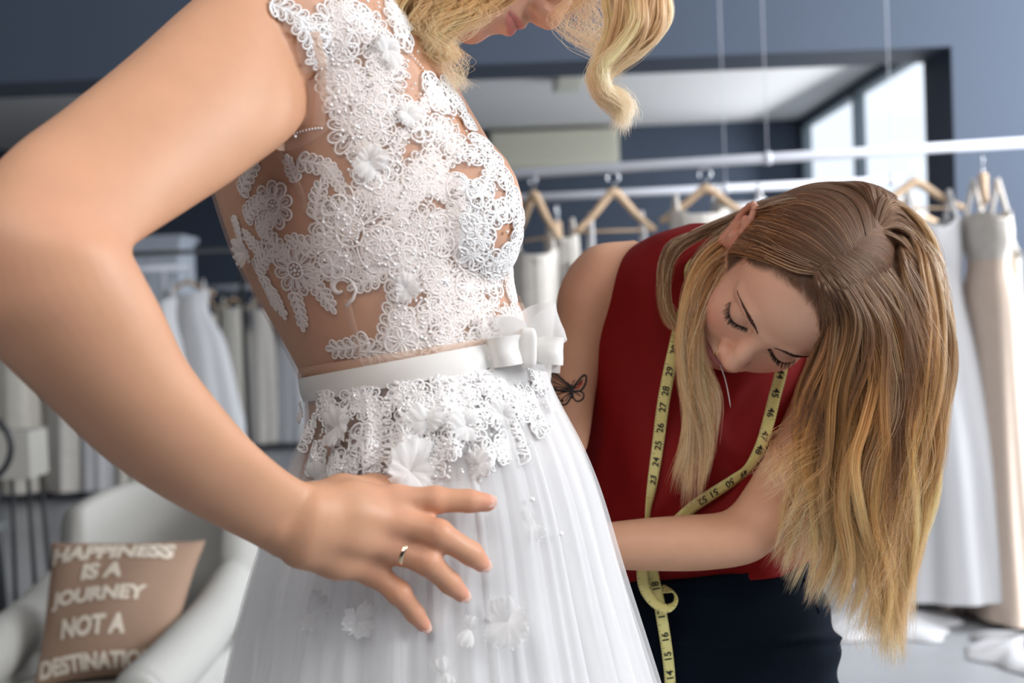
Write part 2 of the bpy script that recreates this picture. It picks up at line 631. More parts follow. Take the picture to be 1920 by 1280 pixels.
def hanger(p, halfw, yaw, label, drop=.085, bar=True, group='wooden clothes hangers'):
    """p: top of the neck of the hanger on the rail underside"""
    t = empty('clothes_hanger', p, label, 'clothes hanger', group)
    c, s = math.cos(yaw), math.sin(yaw)
    def W(x, z): return np.array([p[0] + x * c, p[1] + x * s, p[2] + z])
    mb = MB()
    pts = [W(.022 * math.sin(a), .022 * math.cos(a) - .002) for a in np.linspace(-2.2, 2.9, 14)] + [W(0, -.03), W(0, -.065)]
    mb.tube(pts, .0028, 6); mb.build('hook', M['steel'], t)
    mb = MB()
    pp = spline([W(-halfw, -.065 - drop), W(-halfw * .55, -.065 - drop * .55), W(-halfw * .15, -.062 - drop * .05), W(0, -.055), W(halfw * .15, -.062 - drop * .05), W(halfw * .55, -.065 - drop * .55), W(halfw, -.065 - drop)], 19)
    mb.tube(pp, np.r_[np.full(3, .012), np.linspace(.013, .018, 6), .019, np.linspace(.018, .013, 6), np.full(3, .012)], 8)
    mb.build('shoulder_bar', M['pale_wood'], t)
    if bar:
        mb = MB(); mb.tube([W(-halfw * .93, -.065 - drop * .98), W(halfw * .93, -.065 - drop * .98)], .005, 8); mb.build('cross_bar', M['pale_wood'], t)
    return t


def gown(p, sl, yaw, m, label, m2=None, straps=True, seed=0, lean=0.0, group='wedding gowns on the rails', sheer_layer=False, nf=9):
    """p: top centre of the bodice; sl: list of (drop, half width, half depth, fold depth)"""
    rs = np.random.default_rng(seed)
    t = empty('wedding_dress', (p[0], p[1], max(0.0, p[2] - sl[-1][0])), label, 'dress', group)
    c, s = math.cos(yaw), math.sin(yaw)
    a = spline(np.array(sl, float), 46)
    k = 96
    ang = np.arange(k) * 2 * PI / k
    ph = rs.uniform(0, 6, 4)
    def surf(i0, i1, off=0.0):
        q = a[i0:i1]
        fold = (np.sin(ang * nf + ph[0] + 1.2 * np.sin(2 * ang + ph[1])) * .6 + np.sin(ang * (nf * 2 + 1) + ph[2]) * .3)
        rad = 1 + q[:, 3, None] * fold[None, :]
        x = (q[:, 1, None] + off) * np.cos(ang) * rad + lean * q[:, 0, None]
        y = (q[:, 2, None] + off) * np.sin(ang) * rad
        z = -q[:, 0, None] + 0 * ang + off * 0
        v = np.stack([p[0] + x * c - y * s, p[1] + x * s + y * c, p[2] + z], -1)
        return v
    cut = 14
    v = surf(0, cut + 1)
    # neckline dips in front and back
    dip = .05 * np.clip(1 - np.abs(np.cos(ang)) * 1.5, 0, 1)
    v[0, :, 2] -= dip; v[1, :, 2] -= dip * .4
    mesh_obj('bodice', v.reshape(-1, 3), grid_faces(cut + 1, k), m2 or m, t)
    v = surf(cut, 46)
    mesh_obj('skirt', v.reshape(-1, 3), grid_faces(46 - cut, k), m, t)
    if sheer_layer:
        v = surf(cut, 46, .02); mesh_obj('overskirt', v.reshape(-1, 3), grid_faces(46 - cut, k), M['g_sheer'], t)
    if straps:
        for sx in (-1, 1):
            mb = MB()
            w0 = sl[0][1] * .75 * sx
            for dy in (-1, 1):
                A = np.array([p[0] + w0 * c - dy * sl[0][2] * .5 * s, p[1] + w0 * s + dy * sl[0][2] * .5 * c, p[2] - .02])
                B = np.array([p[0] + w0 * .95 * c, p[1] + w0 * .95 * s, p[2] + straps * 1.0])
                mb.tube(spline([A, (A + B) / 2, B], 6), [.009] * 6, 6)
            mb.build('strap', m2 or m, t)
    return t


def drop_to_floor(p, clear=.02): return p[2] - clear


# right-hand rail, from the right edge of the picture to the left
p = PY(1842, 292, 4.55)
hanger(np.array([p[0], 4.55, zr1 - .045]), .20, 1.25, 'wooden hanger seen almost end-on, holding the champagne gown at the right edge')
p = PY(1849, 400, 4.55); h = drop_to_floor(p)
gown(p, [(0, .062, .15, .02), (.09, .068, .16, .02), (.18, .055, .13, .02), (.32, .075, .17, .03), (.6, .082, .19, .05), (1.0, .10, .23, .09), (h, .13, .30, .12)], 0.05, M['g_champ'], 'slim champagne gown with ivory lace bodice, at the right edge', M['g_ivory'], .12, 3, nf=5)
p = PY(1885, 470, 4.62); h = drop_to_floor(p)
gown(p, [(0, .03, .12, .02), (.2, .035, .12, .02), (.6, .05, .18, .05), (1.0, .085, .24, .09), (h, .13, .30, .12)], 0.0, M['g_ivory'], 'ivory lace gown edge just behind the slim champagne gown', None, .05, 4, nf=5)
p = PY(1716, 320, 4.6)
hanger(np.array([p[0], 4.6, zr1 - .05]), .19, .25, 'wooden hanger with cross bar, holding the white satin gown', .085)
p = PY(1742, 410, 4.6); h = drop_to_floor(p, .09)
gown(p, [(0, .108, .1, .01), (.12, .108, .11, .01), (.25, .10, .10, .02), (.45, .15, .15, .03), (.8, .22, .22, .04), (1.1, .265, .26, .05), (h, .31, .3, .06)], .1, M['g_white'], 'plain white satin gown with wide straps, right of the long hair', None, .1, 5, lean=0.035)
p = PY(1672, 400, 5.5); h = drop_to_floor(p, .02)
gown(p, [(0, .13, .1, .02), (.2, .12, .11, .02), (.45, .17, .16, .05), (.9, .25, .25, .07), (h, .33, .34, .09)], .1, M['g_champ'], 'soft peach gown partly behind the white satin gown', M['g_ivory'], .08, 6)
p = PY(1610, 420, 4.75); h = drop_to_floor(p, .02)
gown(p, [(0, .10, .1, .02), (.2, .10, .11, .02), (.45, .13, .15, .05), (.9, .17, .2, .08), (h, .24, .27, .10)], .1, M['g_white'], 'white full-skirted gown hanging behind the long blonde hair', M['g_ivory'], .08, 7, sheer_layer=True)
p = PY(1690, 345, 5.6); zr2 = R2B[2]
hanger(np.array([p[0], 5.6, zr2 - .05]), .2, .2, 'wooden hanger on the farther rail, behind the satin gown', .09)
# middle: hanger and gown above the red blouse
p = PY(1322, 330, 4.6)
hanger(np.array([p[0], 4.6, zr1 - .045]), .165, -.1, 'wooden hanger holding the cream gown above the red shoulder', .10)
p = PY(1310, 395, 4.62); h = drop_to_floor(p)
gown(p, [(0, .115, .09, .02), (.1, .10, .1, .02), (.3, .10, .10, .03), (.6, .18, .18, .05), (h, .30, .3, .08)], .1, M['g_ivory'], 'cream lace gown hanging directly behind the red blouse', None, .06, 8)
p = PY(1385, 375, 5.4); h = drop_to_floor(p)
gown(p, [(0, .12, .09, .02), (.1, .11, .1, .02), (.3, .12, .10, .03), (.6, .18, .18, .05), (h, .30, .3, .08)], .1, M['g_white'], 'bright white gown on the farther rail, over the bent head', None, .06, 9)
p = PY(1345, 365, 5.6)
hanger(np.array([p[0], 5.6, zr2 - .05]), .15, .4, 'wooden hanger of the bright white gown on the farther rail', .08)
p = PY(1150, 345, 4.6)
hanger(np.array([p[0], 4.6, zr1 - .045]), .145, .1, 'wide wooden hanger left of the red shoulder, bare in the middle', .13)
p = PY(1158, 470, 4.62); h = drop_to_floor(p)
gown(p, [(0, .13, .09, .02), (.1, .12, .1, .02), (.3, .12, .10, .03), (.6, .18, .18, .05), (h, .28, .28, .08)], .1, M['g_white'], 'low-hung white gown on long straps behind the bare shoulder', None, .14, 10)
p = PY(1000, 355, 4.6)
hanger(np.array([p[0], 4.6, zr1 - .045]), .16, -1.05, 'angled wooden hanger nearest to the lace bodice', .15)
p = PY(1002, 470, 4.62); h = drop_to_floor(p)
gown(p, [(0, .085, .11, .03), (.1, .085, .1, .03), (.3, .085, .10, .05), (.6, .13, .18, .08), (h, .20, .25, .1)], .1, M['g_ivory'], 'ivory lace gown hanging just right of the lace bodice', M['g_ivory'], .10, 12)
p = PY(1044, 395, 5.0)
hanger(np.array([p[0], 5.0, p[2] + .0]), .07, 1.3, 'small end-on wooden hanger between the two wide hangers', .08, False)
p = PY(1052, 440, 5.0); h = drop_to_floor(p)
gown(p, [(0, .065, .11, .04), (.1, .07, .1, .04), (.3, .075, .10, .05), (.6, .13, .18, .08), (h, .20, .25, .1)], .1, M['g_ivory'], 'ruffled ivory gown between the bride and the bare shoulder', None, .06, 13)
p = PY(1100, 520, 4.9); h = drop_to_floor(p)
gown(p, [(0, .08, .1, .03), (.1, .08, .1, .03), (.4, .10, .12, .05), (.8, .15, .18, .08), (h, .22, .25, .1)], 0., M['g_cream'], 'cream gown seen low under the tattooed arm', None, .06, 14)


def cloth_heap(c, rx, ry, h, m, label, seed, group='fabric trains on the floor'):
    rs = np.random.default_rng(seed)
    k, n = 64, 16
    ang = np.arange(k) * 2 * PI / k
    v = []
    for i in range(n):
        t = i / (n - 1)
        r = (1 - t) ** .8
        w_ = 1 + .12 * np.sin(ang * 5 + seed) + .06 * np.sin(ang * 11 + seed * 2)
        z = h * (t ** .7) * (1 + .25 * np.sin(ang * 4 + seed + t * 3)) + .004
        v.append(np.stack([c[0] + rx * r * w_ * np.cos(ang), c[1] + ry * r * w_ * np.sin(ang), c[2] + z], -1))
    v = np.array(v)
    o = mesh_obj('gown_train', v.reshape(-1, 3), grid_faces(n, k), m)
    tag(o, label, 'fabric', group)
    return o


q = PY(1668, 1125, 4.35)
cloth_heap((q[0], 4.42, 0), .24, .22, .06, M['g_white'], 'white train pooled on the floor under the satin gown', 1)
q = PY(1890, 1215, 3.9)
cloth_heap((q[0] + .1, 4.0, 0), .17, .26, .05, M['g_white'], 'white cloth lying on the floor at the lower right corner', 5)

# ------------------------------------------------------------------ far left: cabinet, rack, gowns
M['cab'] = mat('pale_cabinet_paint', (0.55, 0.60, 0.68), 0.5)
a = PY(205, 455, 10.6); b = PY(337, 462, 10.6)
cb = empty('wardrobe', ((a[0] + b[0]) / 2, 10.85, 0), 'tall pale grey-blue wardrobe far behind the bent arm', 'wardrobe')
zt = a[2]; cx = (a[0] + b[0]) / 2; wx = b[0] - a[0]
mb = MB(); mb.box((cx, 10.85, zt / 2), (wx, .5, zt), None, .01); mb.build('body', M['cab'], cb, False)
mb = MB(); mb.box((cx, 10.85, zt + .02), (wx + .06, .56, .05), None, .01); mb.build('cornice', M['cab'], cb, False)
for sx in (-1, 1):
    mb = MB(); mb.box((cx + sx * wx * .245, 10.59, zt * .48), (wx * .47, .025, zt * .9), None, .006); d_ = mb.build('door', M['cab'], cb, False)
    mb = MB(); mb.ball((cx + sx * .035, 10.56, zt * .5), .02, 10); mb.build('knob', M['cream_line'], d_)
A = PY(365, 541, 11.4); B = PY(760, 515, 11.4)
zl = A[2]
lr = empty('clothes_rack', ((A[0] + B[0]) / 2, 11.4, 0), 'far white standing rack of gowns at the back left', 'clothes rack')
mb = MB(); mb.tube([A, (B[0], 11.4, zl)], .028, 10); mb.build('pole', M['white_metal'], lr)
for x in (A[0], B[0]):
    mb = MB(); mb.tube([(x, 11.4, 0.02), (x, 11.4, zl)], .02, 10); mb.build('upright', M['white_metal'], lr)
    mb = MB(); mb.tube([(x, 11.1, 0.02), (x, 11.7, 0.02)], .02, 10); mb.build('foot', M['white_metal'], lr)
A2 = PY(330, 502, 9.4); 
nr = empty('clothes_rack', (A2[0] - .8, 9.4, 0), 'nearer white rack end poking out from behind the bent arm', 'clothes rack')
mb = MB(); mb.tube([(A2[0] - 1.6, 9.4, A2[2]), (A2[0] + .10, 9.4, A2[2])], .026, 10); mb.build('pole', M['white_metal'], nr)
for x in (A2[0] - 1.5, A2[0] - .1):
    mb = MB(); mb.tube([(x, 9.4, 0.02), (x, 9.4, A2[2])], .02, 10); mb.build('upright', M['white_metal'], nr)
    mb = MB(); mb.tube([(x, 9.15, 0.02), (x, 9.65, 0.02)], .02, 10); mb.build('foot', M['white_metal'], nr)
spec = [(352, 545, 9.4, .16, .34, 'g_white', 'white full gown hanging at the end of the nearer left rack', .1),
        (392, 590, 11.4, .085, .13, 'g_cream', 'narrow grey-cream gown, first on the far left rack', 0),
        (438, 572, 11.4, .125, .17, 'g_cream', 'straight cream gown, second on the far left rack', 0),
        (490, 574, 11.4, .10, .17, 'g_ivory', 'straight ivory gown, third on the far left rack', 0),
        (548, 590, 11.4, .12, .2, 'g_white', 'white gown with flared hem beside the bride at the waist', 0),
        (610, 580, 11.4, .11, .2, 'g_cream', 'cream gown on the far left rack, mostly hidden by the bride', 0),
        (20, 560, 8.6, .14, .2, 'g_cream', 'cream gown at the left edge under the elbow', 0),
        (120, 560, 8.6, .13, .17, 'g_ivory', 'ivory gown with straight hem below the forearm, left of centre', 0),
        (180, 550, 8.6, .10, .16, 'g_white', 'white gown hem below the forearm, second from the dark post', 0),
        (240, 550, 8.6, .10, .15, 'g_cream', 'grey-cream gown hem below the middle of the forearm', 0),
        (300, 560, 8.6, .11, .17, 'g_white', 'white gown hem just above the armchair back', 0)]
for i, (u, v, Y, w0, w1, mm, lab, fl) in enumerate(spec):
    p = PY(u, v, Y); h = drop_to_floor(p, .06)
    gown(p, [(0, w0, .09, .04), (.15, w0 * .9, .09, .04), (.4, (w0 + w1) / 2, .12, .06), (.9, w1, .16, .08), (h, w1 + fl, .2 + fl, .1)], 0, M[mm], lab, None, .08, 20 + i, nf=5, group='gowns on the left racks')
    if Y > 9:
        z = (zl if Y > 11 else A2[2])
        hanger(np.array([p[0], Y, z - .05]), w0 * 1.25, 0, ['wooden hanger at the tip of the nearer left rack', 'first wooden hanger on the far left rack', 'second wooden hanger on the far left rack', 'third wooden hanger on the far left rack', 'fourth wooden hanger on the far left rack', 'wooden hanger on the far left rack hidden by the bride'][i], .09, False)
M['dark'] = mat('dark_metal', (.02, .022, .025), .5)
z0 = PY(60, 690, 8.4)
pr = empty('clothes_rack', (z0[0], 8.4, 0), 'dark upright rack post under the elbow at the left edge', 'clothes rack')
mb = MB(); mb.box((z0[0] - .05, 8.75, .9), (.035, .035, 1.8)); mb.build('upright', M['dark'], pr, False)
mb = MB(); mb.tube([(z0[0] - .6, 8.62, 1.62), (z0[0] + 1.35, 8.62, 1.62)], .018, 8); mb.build('pole', M['dark'], pr)
mb = MB(); mb.box((z0[0] + 1.35, 8.65, .81), (.03, .03, 1.62)); mb.build('upright', M['dark'], pr, False)
# pale stool/cupboard top at left edge with a dark hoop
c0 = PY(35, 850, 5.2)
st = empty('side_table', (c0[0], 5.2, 0), 'small beige cube cabinet at the left edge behind the armchair', 'side table')
M['beige'] = mat('beige_paint', (.52, .50, .45), .6)
M['greyd'] = mat('dark_grey_cloth', (.10, .11, .11), .9, noise=.2)
mb = MB(); mb.box((c0[0], 5.2, c0[2]), (.17, .2, .19), None, .008); mb.build('top', M['beige'], st, False)
for sx in (-1, 1):
    for sy in (-1, 1):
        mb = MB(); mb.tube([(c0[0] + sx * .075, 5.2 + sy * .085, 0), (c0[0] + sx * .06, 5.2 + sy * .07, c0[2] - .08)], .009, 8); mb.build('leg', M['dark'], st)
c1 = PY(0, 830, 4.6)
hp = empty('cane_chair', (c1[0] - .18, 4.65, 0), 'dark bentwood chair whose curved back touches the left edge', 'chair')
mb = MB(); mb.tube([(c1[0] - .2 + .22 * math.cos(a_), 4.65, c1[2] - .02 + .16 * math.sin(a_)) for a_ in np.linspace(-.9, PI + .9, 24)], .012, 8); mb.build('backrest', M['dark'], hp)
mb = MB(); mb.box((c1[0] - .2, 4.45, .44), (.4, .4, .04), None, .015); mb.build('seat', M['greyd'], hp, False)
for sx in (-1, 1):
    mb = MB(); mb.tube([(c1[0] - .2 + sx * .17, 4.65, 0), (c1[0] - .2 + sx * .15, 4.65, c1[2] - .12)], .013, 8); mb.build('leg', M['dark'], hp)
    mb = MB(); mb.tube([(c1[0] - .2 + sx * .17, 4.28, 0), (c1[0] - .2 + sx * .16, 4.28, .43)], .013, 8); mb.build('leg', M['dark'], hp)

# ------------------------------------------------------------------ armchair with lettered pillow
M['chair'] = mat('off_white_linen', (0.44, 0.435, 0.41), 0.85, noise=.03, bump=.25, bscale=400)
M['pillow'] = mat('taupe_pillow_linen', (0.30, 0.195, 0.135), 0.9, noise=.06, bump=.3, bscale=500)
M['print'] = mat('cream_print', (0.66, 0.58, 0.48), 0.9, noise=.12, nscale=60)


def superbox(c, s, e=4.0, R=None, n=28):
    """rounded cushion-like box"""
    v, f = ball_mesh(n * 2)
    d = v / (np.sum(np.abs(v) ** e, 1) ** (1 / e))[:, None]
    d = d * np.array(s) / 2
    if R is not None: d = d @ np.asarray(R).T
    return d + np.asarray(c), f


def rotz(a): return np.array([[math.cos(a), -math.sin(a), 0], [math.sin(a), math.cos(a), 0], [0, 0, 1]])
def rotx(a): return np.array([[1, 0, 0], [0, math.cos(a), -math.sin(a)], [0, math.sin(a), math.cos(a)]])
def roty(a): return np.array([[math.cos(a), 0, math.sin(a)], [0, 1, 0], [-math.sin(a), 0, math.cos(a)]])


YAW = -0.2
ac0 = PY(232, 1240, 2.95)
ch = empty('armchair', (ac0[0], 2.95, 0), 'off-white linen armchair with rounded arms behind the bride', 'armchair')
CH0 = np.array([ac0[0], 2.95, 0]); RZ = rotz(YAW)
def CW(x, y, z): return CH0 + RZ @ np.array([x, y, z])
def cpart(name, c, s, e=5, R=None, mt='chair'):
    RR = RZ if R is None else RZ @ R
    v, f = superbox(CW(*c), s, e, RR)
    return mesh_obj(name, v, f, M[mt], ch)
cpart('seat', (0, -.05, .19), (.40, .56, .22), 7)
cpart('seat_cushion', (0, -.08, .320), (.36, .50, .10), 5)
# curved back: a padded shell
n, k = 26, 24
v = []
for i in range(n):
    t = i / (n - 1) * 2 - 1
    a_ = t * 1.25
    cx_, cy_ = .225 * math.sin(a_) * 1.05, .02 + .27 * math.cos(a_)
    top = .750 - .055 * abs(t) ** 3.0 - .0 * t
    for j in range(k):
        b_ = j * 2 * PI / k
        th = .055
        e_ = 2 / 5
        cs_, sn_ = math.copysign(abs(math.cos(b_)) ** e_, math.cos(b_)), math.copysign(abs(math.sin(b_)) ** e_, math.sin(b_))
        z = .14 + (top - .14) * (.5 + .5 * sn_)
        rr = 1 + th * cs_ / .3
        lean_ = (z - .2) * .16
        v.append(CW(cx_ * rr, cy_ * rr + lean_, z))
fs = [tuple(x) for x in grid_faces(n, k)] + [tuple(range(k))[::-1], tuple((n - 1) * k + j for j in range(k))]
mesh_obj('backrest', np.array(v), fs, M['chair'], ch)
for sx in (-1, 1):
    mb = MB()
    pp = spline([CW(sx * .215, .16, .54), CW(sx * .225, .0, .47), CW(sx * .225, -.2, .42), CW(sx * .225, -.36, .395)], 16)
    mb.tube(pp, np.r_[np.linspace(.045, .062, 8), np.full(7, .064), .058], 20)
    ar = mb.build('arm', M['chair'], ch)
    mb = MB(); mb.ball(CW(sx * .225, -.36, .395), (.060, .03, .060), 20, RZ); mb.build('arm_front', M['chair'], ar)
    v, f = superbox(CW(sx * .225, -.10, .235), (.09, .54, .33), 8, RZ); mesh_obj('arm_side', v, f, M['chair'], ar)
    for sy in (-1, 1):
        mb = MB(); mb.tube([CW(sx * .19, sy * .22, .1), CW(sx * .20, sy * .24, 0)], [.022, .014], 10); mb.build('leg', M['pale_wood'], ch)

# pillow: facing the camera, leaning back; its corners taken from where it sits on the seat
TL, TR, BL, BR = [P(u, v, d) for u, v, d in ((96, 1016, 2.98), (386, 1012, 2.98), (62, 1290, 2.78), (318, 1262, 2.78))]
pn = np.cross(TR - TL, BL - TL); pn /= np.linalg.norm(pn)
if pn @ FWD > 0: pn = -pn
N = 40
uu = np.linspace(0, 1, N)
def pillow_pt(s, t, side):
    # s right, t down
    p_ = (TL * (1 - s) + TR * s) * (1 - t) + (BL * (1 - s) + BR * s) * t
    e1 = (4 * s * (1 - s)) ** .45 * (4 * t * (1 - t)) ** .45
    ctr = (TL + TR + BL + BR) / 4
    pinch = .05 * ((2 * s - 1) ** 2 * 0 + (1 - (2 * t - 1) ** 2) * abs(2 * s - 1) ** 3 + (1 - (2 * s - 1) ** 2) * abs(2 * t - 1) ** 3)
    p_ = p_ + (ctr - p_) * pinch * 1.4
    wr = .004 * math.sin(s * 9 + t * 5) * e1
    return p_ + pn * side * (.075 * e1 + wr)
v = np.array([pillow_pt(s, t, 1) for t in uu for s in uu] + [pillow_pt(s, t, -1) for t in uu for s in uu])
gf = grid_faces(N, N, wrap=False)
fs = np.concatenate([gf[:, ::-1], gf + N * N])
pl = empty('throw_pillow', (TL + TR + BL + BR) / 4, 'taupe linen throw pillow with cream capital lettering on the armchair', 'pillow')
mesh_obj('cover', v, fs, M['pillow'], pl)


FONT5 = {'H': ['10001', '10001', '11111', '10001', '10001'], }


def text_mesh(txt, w_over=0.012):
    c = bpy.data.curves.new('t', 'FONT'); c.body = txt; c.align_x = 'CENTER'; c.align_y = 'CENTER'; c.size = 1.0
    c.offset = w_over
    o = bpy.data.objects.new('t', c); COL.objects.link(o)
    dg = bpy.context.evaluated_depsgraph_get()
    me = bpy.data.meshes.new_from_object(o.evaluated_get(dg))
    bm = bmesh.new(); bm.from_mesh(me)
    bmesh.ops.triangulate(bm, faces=bm.faces[:])
    bmesh.ops.subdivide_edges(bm, edges=[e for e in bm.edges if e.calc_length() > .12], cuts=3, use_grid_fill=False)
    bmesh.ops.triangulate(bm, faces=bm.faces[:])
    vs = np.array([v.co[:] for v in bm.verts]); fs = [[v.index for v in f.verts] for f in bm.faces]
    bm.free(); bpy.data.objects.remove(o); bpy.data.meshes.remove(me); bpy.data.curves.remove(c)
    return vs, fs


for txt, cs_, ct_, wd, ht in (('HAPPINESS', .455, .145, .82, .14), ('IS A', .435, .31, .28, .13), ('JOURNEY', .43, .50, .66, .135), ('NOT A', .44, .70, .46, .135), ('DESTINATION', .48, .93, .86, .11)):
    vs, fs = text_mesh(txt, .05)
    x, y = vs[:, 0], vs[:, 1]
    x = (x - (x.min() + x.max()) / 2) / (x.max() - x.min()); y = (y - (y.min() + y.max()) / 2) / (y.max() - y.min())
    s_ = np.clip(cs_ + x * wd, .02, .98); t_ = np.clip(ct_ - y * ht, .02, .98)
    pts = np.array([pillow_pt(s, t, 1) + pn * .0025 for s, t in zip(s_, t_)])
    mesh_obj('printed_word', pts, fs, M['print'], pl, smooth=False)
# ------------------------------------------------------------------ a head in its own frame: x to its left, y up, z out of the face; origin between the eyes
def head_field(h, lips_open=0.0):
    F = Field((-.106, -.150, -.200), (.106, .132, .052), h)
    F.ell((0, .034, -.092), (.0735, .088, .095), 0)
    F.ell((0, .044, -.050), (.062, .058, .056), .02)            # forehead
    F.ell((0, -.030, -.052), (.058, .060, .052), .025)          # mid face
    F.ell((0, -.062, -.038), (.040, .046, .038), .02)           # muzzle
    for s in (-1, 1):
        F.cone((s * .054, -.062, -.090), (s * .024, -.098, -.028), .014, .013, .022)   # jaw
        F.cone((s * .060, -.010, -.085), (s * .052, -.060, -.090), .014, .013, .02)
        F.ell((s * .036, -.030, -.026), (.021, .020, .020), .018)      # cheekbone
        F.ell((s * .030, -.055, -.028), (.020, .024, .018), .018)
    F.ell((0, -.101, -.022), (.0175, .0135, .0165), .016)        # chin
    F.ell((0, -.069, -.009), (.022, .015, .013), .012)
    # brow
    for s in (-1, 1):
        F.chain([(s * .008, .015, -.001), (s * .028, .021, -.006), (s * .046, .015, -.020)], [.0075, .008, .007], .012)
        F.ell((s * .0315, -.001, .0045), (.0185, .0115, .0085), .009, 'sub')   # socket
        F.ell((s * .0315, -.0015, -.0125), (.0142, .0130, .0135), .004)       # lid over eyeball
        F.ell((s * .015, -.004, .004), (.004, .005, .005), .006, 'sub')
    # nose
    F.chain([(0, .016, -.003), (0, -.002, .0015), (0, -.022, .0105), (0, -.037, .0170)], [.0085, .0075, .0085, .0100], .010)
    F.ell((0, -.0400, .0170), (.0122, .0098, .0098), .006)
    for s in (-1, 1):
        F.ell((s * .0130, -.0432, .0080), (.0076, .0075, .0095), .006)
        F.ell((s * .0065, -.0530, .0105), (.0032, .0034, .0046), .003, 'sub')   # nostril
    F.cone((0, -.048, .014), (0, -.052, .006), .0048, .0052, .004)
    F.cone((0, -.054, .0085), (0, -.060, .0075), .0016, .0018, .004, 'sub')   # philtrum
    # lips
    up = [(-.0245, -.0690, -.0075), (-.013, -.0635, .0015), (-.004, -.0615, .0055), (0, -.0627, .0060), (.004, -.0615, .0055), (.013, -.0635, .0015), (.0245, -.0690, -.0075)]
    F.chain(up, [.0022, .0042, .0046, .0044, .0046, .0042, .0022], .003)
    lo = [(-.021, -.0720, -.0050), (-.011, -.0730, .0015), (0, -.0737, .0042), (.011, -.0730, .0015), (.021, -.0720, -.0050)]
    F.chain(lo, [.0026, .0050, .0056, .0050, .0026], .003)
    seam = [(-.0255, -.0697, -.0030), (-.013, -.0675, .0056), (0, -.0677, .0100), (.013, -.0675, .0056), (.0255, -.0697, -.0030)]
    F.chain(seam, [.0012, .0012 + lips_open, .0013 + lips_open, .0012 + lips_open, .0012], .0022, 'sub')
    F.ell((0, -.087, .0015), (.013, .0045, .0050), .007, 'sub')
    # ears
    for s in (-1, 1):
        Re = np.array([[1, 0, 0], [0, 1, 0], [0, 0, 1]])
        F.ell((s * .0760, -.004, -.098), (.0080, .031, .019), .004)
        rim = [(s * .0700, -.006, -.086), (s * .0770, .010, -.087), (s * .0805, .022, -.096), (s * .0835, .020, -.110), (s * .0830, .004, -.115), (s * .0790, -.014, -.108), (s * .0740, -.028, -.097)]
        F.chain(spline([(a + s * .004, b * 1.22, -.098 + (c + .098) * 1.2) for a, b, c in rim], 14), [.0036] * 12 + [.0048, .0064], .002)
        F.chain([(s * .081, .010, -.094), (s * .0825, .006, -.106), (s * .0805, -.010, -.103)], [.0030, .0034, .0028], .003)
        F.ell((s * .0835, -.004, -.0935), (.0060, .0095, .0060), .003, 'sub')
        F.ell((s * .0850, .012, -.101), (.0040, .0050, .0035), .003, 'sub')
        F.ell((s * .0745, -.006, -.0845), (.0040, .0060, .0035), .003)
    return F


def head_colors(v, base, lip, lid, blush, scalp=None, part=None):
    x, y, z = v[:, 0], v[:, 1], v[:, 2]
    ax = np.abs(x)
    c = np.tile(np.array(base, float), (len(v), 1))
    def blend(m, col):
        nonlocal c
        c = c * (1 - m[:, None]) + np.array(col) * m[:, None]
    blend(.55 * np.exp(-((ax - .042) / .020) ** 2 - ((y + .034) / .018) ** 2) * sm(z, -.06, -.03), blush)
    blend(.40 * np.exp(-((ax) / .016) ** 2 - ((y + .042) / .011) ** 2) * sm(z, .0, .01), blush)
    blend(.35 * np.exp(-((ax) / .018) ** 2 - ((y + .100) / .012) ** 2), blush)
    ear = sm(ax, .070, .077) * sm(-z, .07, .08)
    blend(.5 * ear, blush)
    # eye shadow and lash line
    e = np.exp(-((ax - .0315) / .017) ** 2 - ((y - .004) / .0085) ** 2) * sm(z, -.03, -.01)
    blend(.42 * e, lid)
    ll = -.0045 - .0035 * np.clip(1 - ((ax - .0315) / .015) ** 2, 0, 1)
    blend(.75 * np.exp(-((y - ll) / .0013) ** 2) * (np.abs(ax - .0315) < .0155) * sm(z, -.02, -.01), (.05, .025, .02))
    # lips
    yc = -.0675 - .0016 * (ax / .025) ** 2
    hu = .0062 * np.sqrt(np.clip(1 - (ax / .0255) ** 2, 0, 1)) * (1 - .25 * np.exp(-(ax / .003) ** 2))
    hl = .0108 * np.sqrt(np.clip(1 - (ax / .0235) ** 2, 0, 1))
    d = np.where(y > yc, (y - yc) - hu, (yc - y) - hl)
    m = (1 - sm(d, -.0012, .0008)) * (ax < .0257) * sm(z, -.02, -.012)
    blend(.85 * m, lip)
    blend(.6 * m * np.exp(-((y - yc) / .0011) ** 2), np.array(lip) * .35)
    if scalp is not None:
        # hair line: forehead, temple, behind the ear
        hl_ = np.interp(ax, [0, .025, .04, .052, .060, .066, .075], [.088, .086, .078, .068, .052, .036, .010])
        mm = sm(y, hl_ - .006, hl_ + .006) * (1 - ear)
        mm = np.maximum(mm, sm(-z, .050, .060) * sm(y, -.030, -.018) * (1 - ear))
        mm = np.maximum(mm, sm(-z, .112, .122) * sm(y, -.07, -.05) * (1 - ear))
        blend(mm * .95, scalp)
    return c


HEADF = head_field(0.00145)
HV, HF = HEADF.mesh()
HBVH = BVHTree.FromPolygons([tuple(p) for p in HV], [tuple(int(i) for i in q) for q in HF])


class Pose:
    """head frame -> world"""
    def __init__(s, R, o, scale=1.0):
        s.R = np.array(R) * scale; s.o = np.array(o); s.k = scale
        s.Ri = np.linalg.inv(s.R)
    def w(s, p): return np.asarray(p) @ s.R.T + s.o
    def l(s, p): return (np.asarray(p) - s.o) @ s.Ri.T


